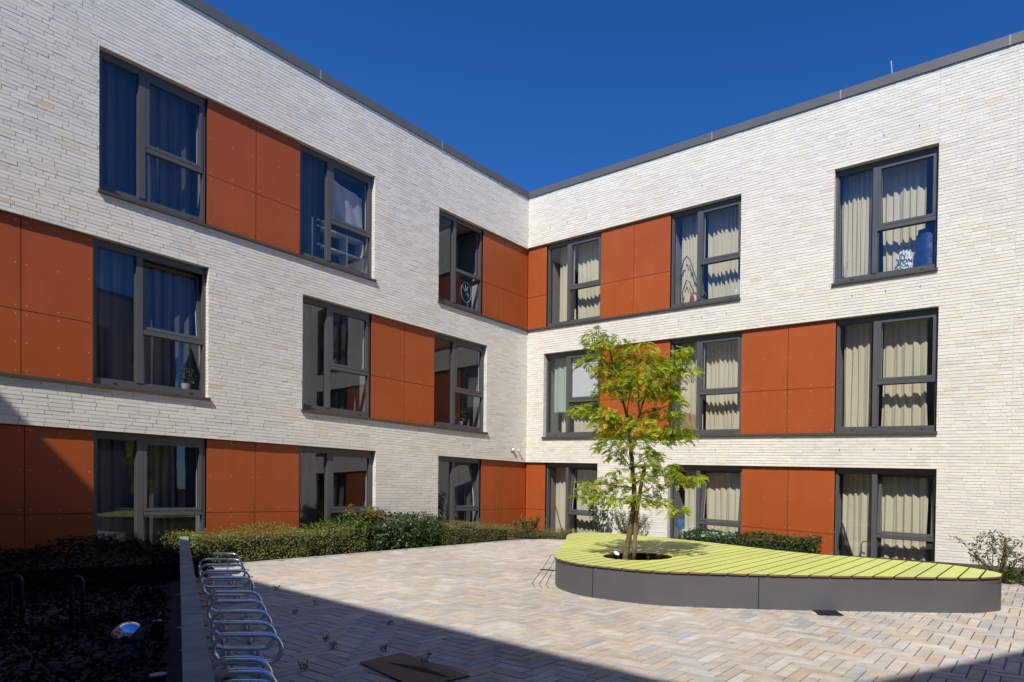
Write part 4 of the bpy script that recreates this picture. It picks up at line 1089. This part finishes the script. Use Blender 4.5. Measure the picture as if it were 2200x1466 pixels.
mb = MB(); m.bar(mb, .45 * m.W, .97 * m.W, 1.02, m.H - .14, -.225, -.232); m.bar(mb, .45 * m.W, .97 * m.W, .98, 1.02, -.218, -.240, 1)
bl = mb.build('roller_blind', [M['blind'], M['white']]); tag(place(bl, m.P(.7 * m.W, 1, -.22)), 'white roller blind half down in the window partly behind the tree', 'blind')
for key, spans in {'L3A': ((.02, .36), (.45, .90)), 'L3B': ((.05, .36),), 'L2A': ((.03, .36), (.42, .93)), 'L2B': ((.02, .22),), 'L1A': ((.05, .36), (.45, .75)), 'L1B': ((.05, .33),), 'L1C': ((.55, .95),)}.items():
    cn = {'A': 'farthest from inner corner', 'B': 'second from inner corner', 'C': 'nearest inner corner'}[key[2]]
    for i, (a, b) in enumerate(spans):
        curtain(key, a, b, f'grey curtain, {("narrow pane" if a < .4 else "split panes")}, {ROWN[key[1]]}, hedge side, window {cn}', 'grey_curtain', d=-.36, wl=U(.13, .2))
# vacuum cleaner by the top floor window
m = WINS['R3B']; vc = empty('vacuum_cleaner', m.P(.30 * m.W, .1, -.33), 'red vacuum cleaner with looped hose standing in a top floor window', 'vacuum cleaner')
mb = MB()
for k in range(9):
    pass
c = m.P(.27 * m.W, .18, -.33)
rings = []
for k in range(7):
    z = -.08 + .30 * k / 6; r_ = .105 * math.sqrt(max(.02, 1 - (k / 6.2) ** 2)); rings.append([(c.x + r_ * math.cos(t), c.y + r_ * math.sin(t) * .8, c.z + z) for t in [2 * math.pi * j / 14 for j in range(14)]])
for a, b in zip(rings[:-1], rings[1:]):
    for j in range(14): mb.face([a[j], a[(j + 1) % 14], b[(j + 1) % 14], b[j]], 0 if 3 < j < 11 else 1)
mb.build('canister', [M['red'], M['white']], vc, smooth=True)
mb = MB(); mb.tube([m.P(u * m.W, v, -.30) for u, v in ((.09, .13), (.085, .5), (.09, .95), (.12, 1.22), (.17, 1.32), (.22, 1.22), (.27, .95), (.33, .65), (.40, .42), (.46, .30), (.43, .15))], .016, 8); mb.build('hose', M['hose'], vc, smooth=True)
mb = MB(); mb.tube([m.P(u * m.W, v, -.31) for u, v in ((.13, .12), (.11, .45), (.17, .74), (.22, .66), (.28, .40), (.34, .32), (.41, .12))], .014, 8); mb.build('wand', M['black'], vc, smooth=True)
mb = MB(); p = m.P(.88 * m.W, .12, -.30); mb.lathe(p.x, p.y, [(.03, p.z), (.032, p.z + .12), (.012, p.z + .19), (.012, p.z + .24)], 14)
tag(place(mb.build('bottle', M['lens']), p), 'clear bottle on the sill of the top floor window with the vacuum cleaner', 'bottle')
# printed bag and dark blue bag
m = WINS['R3C']; bg = empty('plastic_bag', m.P(.67 * m.W, .11, -.27), 'crumpled white plastic bag with blue lettering in the top floor window', 'bag')
mb = MB(); NU, NV = 12, 14
uc, w0, h0 = .675 * m.W, .30, .42
def bagp(i, j, back):
    f = j / NV; x = i / NU; wd_ = w0 * (1 - .35 * max(0, f - .6) / .4) * (1 + .06 * math.sin(f * 13)); 
    dd = (.02 + .10 * math.sin(math.pi * x) * (1 - .6 * f)) * (0 if back else 1)
    return m.P(uc + (x - .5) * wd_ + .012 * math.sin(j * 1.9), .115 + h0 * f + .02 * math.sin(i * 1.7) * f, -.33 + dd + .010 * math.sin(i * 2.1 + j * 1.3))
for bk in (False, True):
    for i in range(NU):
        for j in range(NV): mb.face([bagp(i, j, bk), bagp(i + 1, j, bk), bagp(i + 1, j + 1, bk), bagp(i, j + 1, bk)])
mb.build('bag_body', M['foil'], bg)
def text_on(txt, m, u, v, d, size, mat, parent, name):
    cu = bpy.data.curves.new('lettering', 'FONT'); cu.body = txt; cu.size = size; cu.align_x = 'CENTER'; cu.extrude = .0005; cu.shear = .15; cu.offset = .004
    tmp = bpy.data.objects.new('tmp', cu); COL.objects.link(tmp)
    dg = bpy.context.evaluated_depsgraph_get(); dg.update()
    me = bpy.data.meshes.new_from_object(tmp.evaluated_get(dg)); bpy.data.objects.remove(tmp)
    org = Vector((0, 0, 0)); q = parent
    while q is not None: org += q.location; q = q.parent
    for v_ in me.vertices:
        x, y, z = v_.co; v_.co = m.P(u + x, v + y, d + z) - org
    me.materials.clear(); me.materials.append(mat)
    o = bpy.data.objects.new(name, me); COL.objects.link(o); o.parent = parent
    return o
text_on('IN', m, .665 * m.W, .36, -.185, .125, M['ink'], bg, 'lettering')
text_on('TION', m, .685 * m.W, .245, -.18, .125, M['ink'], bg, 'lettering')
mb = MB(); 
for k in range(8):
    f0, f1 = k / 8, (k + 1) / 8
    def q(f, x): 
        r_ = .21 * (1 - .3 * f ** 3); return m.P(.88 * m.W + (x - .5) * 2 * r_ + .01 * math.sin(f * 17 + x * 9), .1 + .80 * f, -.30 + .06 * math.sin(math.pi * x))
    for i in range(8): mb.face([q(f0, i / 8), q(f0, (i + 1) / 8), q(f1, (i + 1) / 8), q(f1, i / 8)])
o = mb.build('blue_bag', M['bluebag'], None, smooth=True); tag(place(o, m.P(.88 * m.W, .1, -.3)), 'tall dark blue bag leaning in the top floor window beside the white bag', 'bag')
mb = MB(); p = m.P(.06 * m.W, .12, -.28); mb.lathe(p.x, p.y, [(.03, p.z), (.042, p.z + .07)], 12); mb.tube([p + Vector((0, 0, .05)), p + Vector((.05, 0, .25)), p + Vector((.12, 0, .42))], .004, 6, 1); mb.tube([p + Vector((.0, 0, .05)), p + Vector((0.02, 0, .22)), p + Vector((.01, 0, .34))], .004, 6, 1)
tag(place(mb.build('flower_pot', [M['red'], M['stem_green']]), p), 'small dark red pot with thin stalks in the lower corner of a top floor window', 'flower pot')
# paper bags
m = WINS['R2B']
for (u, w_, h_, lab) in ((.17, .28, .44, 'brown paper bag standing behind the leaves in the middle floor window'), (.31, .26, .40, 'brown paper bag with rounded top beside another paper bag in a window')):
    mb = MB()
    for k in range(7):
        def q(f, x, s_): return m.P(u * m.W + (x - .5) * w_ * (1 - .35 * max(0, f - .65) / .35 * (1 if w_ < .27 else .2)), .12 + h_ * f + .01 * math.sin(9 * x + 5 * f), -.30 + s_ * .07 * (1 - f * .7) + .008 * math.sin(14 * x + 7 * f))
        for i in range(6):
            for s_ in (1, -1): mb.face([q(k / 7, i / 6, s_), q(k / 7, (i + 1) / 6, s_), q((k + 1) / 7, (i + 1) / 6, s_), q((k + 1) / 7, i / 6, s_)])
    tag(place(mb.build('paper_bag', M['paper'], None), m.P(u * m.W, .12, -.3)), lab, 'bag', 'paper bags in a window')
# ground floor: broom, mattress, blue cloth
m = WINS['R1A']; br_ = empty('broom', m.P(.25 * m.W, .4, -.3), 'brown broom leaning behind the narrow pane of the corner ground floor window', 'broom')
mb = MB(); mb.tube([m.P(.09 * m.W, 1.35, -.25), m.P(.20 * m.W, .75, -.25), m.P(.24 * m.W, .55, -.25)], .014, 8); mb.build('handle', M['wood'], br_)
mb = MB()
for i in range(6):
    mb.tube([m.P(.235 * m.W, .57, -.25), m.P((.24 + .018 * i) * m.W, .36, -.25 - .01 * i)], [.016, .022], 6)
mb.build('bristles', M['wood'], br_)
m = WINS['R1B']; mb = MB()
m.bar(mb, .13 * m.W, .97 * m.W, .30, .80, -.235, -.36)
o = mb.build('mattress', M['paleblue']); bm_ = o.modifiers.new('soft', 'BEVEL'); bm_.width = .04; bm_.segments = 3
tag(place(o, m.P(.5 * m.W, .3, -.3)), 'pale blue padded block standing low behind a ground floor window', 'mattress')
mb = MB(); c = m.P(.10 * m.W, .93, -.30)
for k in range(5):
    for j in range(8):
        def q(k, j):
            f = k / 5 * math.pi; r_ = .09 * (1 + .25 * math.sin(j * 2.3 + k)); return (c.x + r_ * math.sin(f) * math.cos(j * math.pi / 4), c.y + .5 * r_ * math.sin(f) * math.sin(j * math.pi / 4), c.z + 1.3 * r_ * math.cos(f))
        mb.face([q(k, j), q(k, (j + 1) % 8), q(k + 1, (j + 1) % 8), q(k + 1, j)])
tag(place(mb.build('blue_cloth', M['blue'], None, smooth=True), c), 'bright blue crumpled cloth on the pale block in a ground floor window', 'cloth')
# folded pushchair behind the ground floor window at the bench tip
m = WINS['R1C']; pc = empty('pushchair', m.P(.1 * m.W, .5, -.3), 'black folded pushchair behind the ground floor window near the bench tip', 'pushchair')
mb = MB(); mb.tube([m.P(.05 * m.W, 1.2, -.3), m.P(.07 * m.W, .95, -.27), m.P(.12 * m.W, .72, -.25), m.P(.17 * m.W, .5, -.25)], [.03, .075, .06, .04], 8); mb.build('seat', M['black'], pc, smooth=True)
mb = MB(); mb.tube([m.P(.26 * m.W, .4, -.25), m.P(.265 * m.W, .80, -.25), m.P(.28 * m.W, .86, -.25), m.P(.33 * m.W, .86, -.25)], .012, 8); mb.build('handle', M['black'], pc, smooth=True)
# hedge side contents
m = WINS['L3B']; sf_ = empty('shelf', m.P(.6 * m.W, .1, -.5), 'white cube shelf behind the lower panes of a top floor window', 'shelf')
mb = MB()
for a in ((.02, .05), (.41, .44), (.80, .83), (1.19, 1.22)): m.bar(mb, .38 + a[0], .38 + a[1], .1, 1.02 if a[0] < .3 else .90, -.36, -.66)
for v in (.10, .48, .87): m.bar(mb, .43, 1.57, v, v + .03, -.361, -.659)
m.bar(mb, .43, .79, 1.00, 1.03, -.361, -.659)
mb.build('shelf_frame', M['whiteframe'], sf_)
mb = MB(); n_ = 14
for i in range(n_):
    for j in range(10):
        def q(i, j):
            x, f = i / n_, j / 10; top = m.H - .30 - .25 * (1 - (2 * x - 1) ** 2) * .4 - .2 * x ** 3
            return m.P(.43 * m.W + x * .48 * m.W, 1.06 + (top - 1.06) * f, -.26 + .014 * math.sin(i * 1.4 + j * .5) + .010 * math.sin(j * 1.1 + i))
        mb.face([q(i, j), q(i + 1, j), q(i + 1, j + 1), q(i, j + 1)])
tag(place(mb.build('white_sheet', M['sheet'], None, smooth=True), m.P(.6 * m.W, 1.06, -.26)), 'thin white sheet hung behind the opening pane of a top floor window', 'sheet')
for key, u, lab in (('L2A', .85, 'leafy pot plant behind the lower pane of the tilted middle floor window'), ('L2C', .62, 'small pot plant on the sill of the middle floor window near the corner')):
    m = WINS[key]; c = m.P(u * m.W, .11, -.30); root = empty('pot_plant', c, lab, 'pot plant')
    mb = MB(); mb.lathe(c.x, c.y, [(.05, c.z), (.07, c.z + .13)], 16); mb.build('pot', M['white'], root)
    mb = MB()
    for i in range(90): leafq(mb, c + Vector((U(-.13, .13), U(-.08, .08), U(.12, .42))), Vector((U(-1, 1), U(-1, 1), 1)), .08, .03, random.choice(GREENS))
    mb.build('foliage', M['hedge_leaf'], root)
# window decoration: pale ring ornament behind the top corner window's lower pane
m = WINS['L3C']; mb = MB(); c0 = (.70 * m.W, .52)
mb.tube([m.P(c0[0] + .17 * math.cos(t), c0[1] + .26 * math.sin(t), -.20) for t in [2 * math.pi * i / 20 for i in range(20)]], .006, 6, closed=True)
for i in range(16):
    t = U(0, 6.28); r_ = U(.1, 1); p = m.P(c0[0] + .16 * r_ * math.cos(t), c0[1] + .24 * r_ * math.sin(t), -.20); q = m.P(c0[0] + .03 * math.cos(t), c0[1] + .05 * math.sin(t), -.20); mb.tube([q, p], .004, 5)
tag(place(mb.build('window_ornament', M['lens']), m.P(c0[0], c0[1], -.2)), 'pale round ornament hung behind the lower pane of the open top corner window', 'ornament')

# ------------------------------------------------------------------ light, sky, camera
SUN_EL = math.radians(49); dh = Vector((.171, .985, 0)).normalized()
ld = Vector((dh.x * math.cos(SUN_EL), dh.y * math.cos(SUN_EL), -math.sin(SUN_EL)))
sun = bpy.data.lights.new('sun', 'SUN'); sun.energy = 5.0; sun.angle = math.radians(.53); sun.color = (1.0, .955, .88)
so = bpy.data.objects.new('sun', sun); COL.objects.link(so); so.rotation_euler = ld.to_track_quat('-Z', 'Y').to_euler(); so.location = (0, -20, 30)
wd_ = bpy.data.worlds.new('World'); scene.world = wd_; wd_.use_nodes = True
nt = wd_.node_tree; nt.nodes.clear()
sky = nt.nodes.new('ShaderNodeTexSky'); sky.sky_type = 'NISHITA'; sky.sun_disc = False; sky.sun_elevation = SUN_EL
sky.sun_rotation = math.atan2(-dh.x, -dh.y) % (2 * math.pi)
sky.altitude = 1500; sky.air_density = 1.0; sky.dust_density = .2; sky.ozone_density = 4.0
hs = nt.nodes.new('ShaderNodeHueSaturation'); hs.inputs['Saturation'].default_value = 1.22; hs.inputs['Value'].default_value = 1.0
bgn = nt.nodes.new('ShaderNodeBackground'); bgn.inputs['Strength'].default_value = .106
ow = nt.nodes.new('ShaderNodeOutputWorld')
nt.links.new(sky.outputs[0], hs.inputs['Color']); tint = nt.nodes.new('ShaderNodeVectorMath'); tint.operation = 'MULTIPLY'; tint.inputs[1].default_value = (.66, .98, 1.36)
nt.links.new(hs.outputs[0], tint.inputs[0]); nt.links.new(tint.outputs[0], bgn.inputs[0]); nt.links.new(bgn.outputs[0], ow.inputs[0])

cam = bpy.data.cameras.new('camera'); co = bpy.data.objects.new('camera', cam); COL.objects.link(co); scene.camera = co
yaw, pitch, roll, f, sy, sx = -1e-4, -.0144, .0131, 1342.47, 338.66, 261.73
fw = Vector((math.sin(yaw) * math.cos(pitch), math.cos(yaw) * math.cos(pitch), math.sin(pitch)))
r0 = Vector((math.cos(yaw), -math.sin(yaw), 0)); u0 = r0.cross(fw)
r2 = r0 * math.cos(roll) + u0 * math.sin(roll); u2 = u0 * math.cos(roll) - r0 * math.sin(roll)
co.matrix_world = Matrix(((r2.x, u2.x, -fw.x, 0), (r2.y, u2.y, -fw.y, 0), (r2.z, u2.z, -fw.z, CAMH), (0, 0, 0, 1)))
cam.sensor_fit = 'HORIZONTAL'; cam.sensor_width = 36; cam.lens = 36 * f / 2200
cam.shift_x = -sx / 2200; cam.shift_y = sy / 2200
cam.clip_start = .05; cam.clip_end = 2000
vs = scene.view_settings; vs.view_transform = 'Standard'; vs.look = 'None'; vs.exposure = 0; vs.gamma = 1
scene.render.engine = 'CYCLES'
scene.cycles.max_bounces = 10; scene.cycles.transparent_max_bounces = 24; scene.cycles.glossy_bounces = 5; scene.cycles.diffuse_bounces = 2
scene.cycles.caustics_reflective = False; scene.cycles.caustics_refractive = False; scene.cycles.use_denoising = True
scene.cycles.sample_clamp_indirect = 6
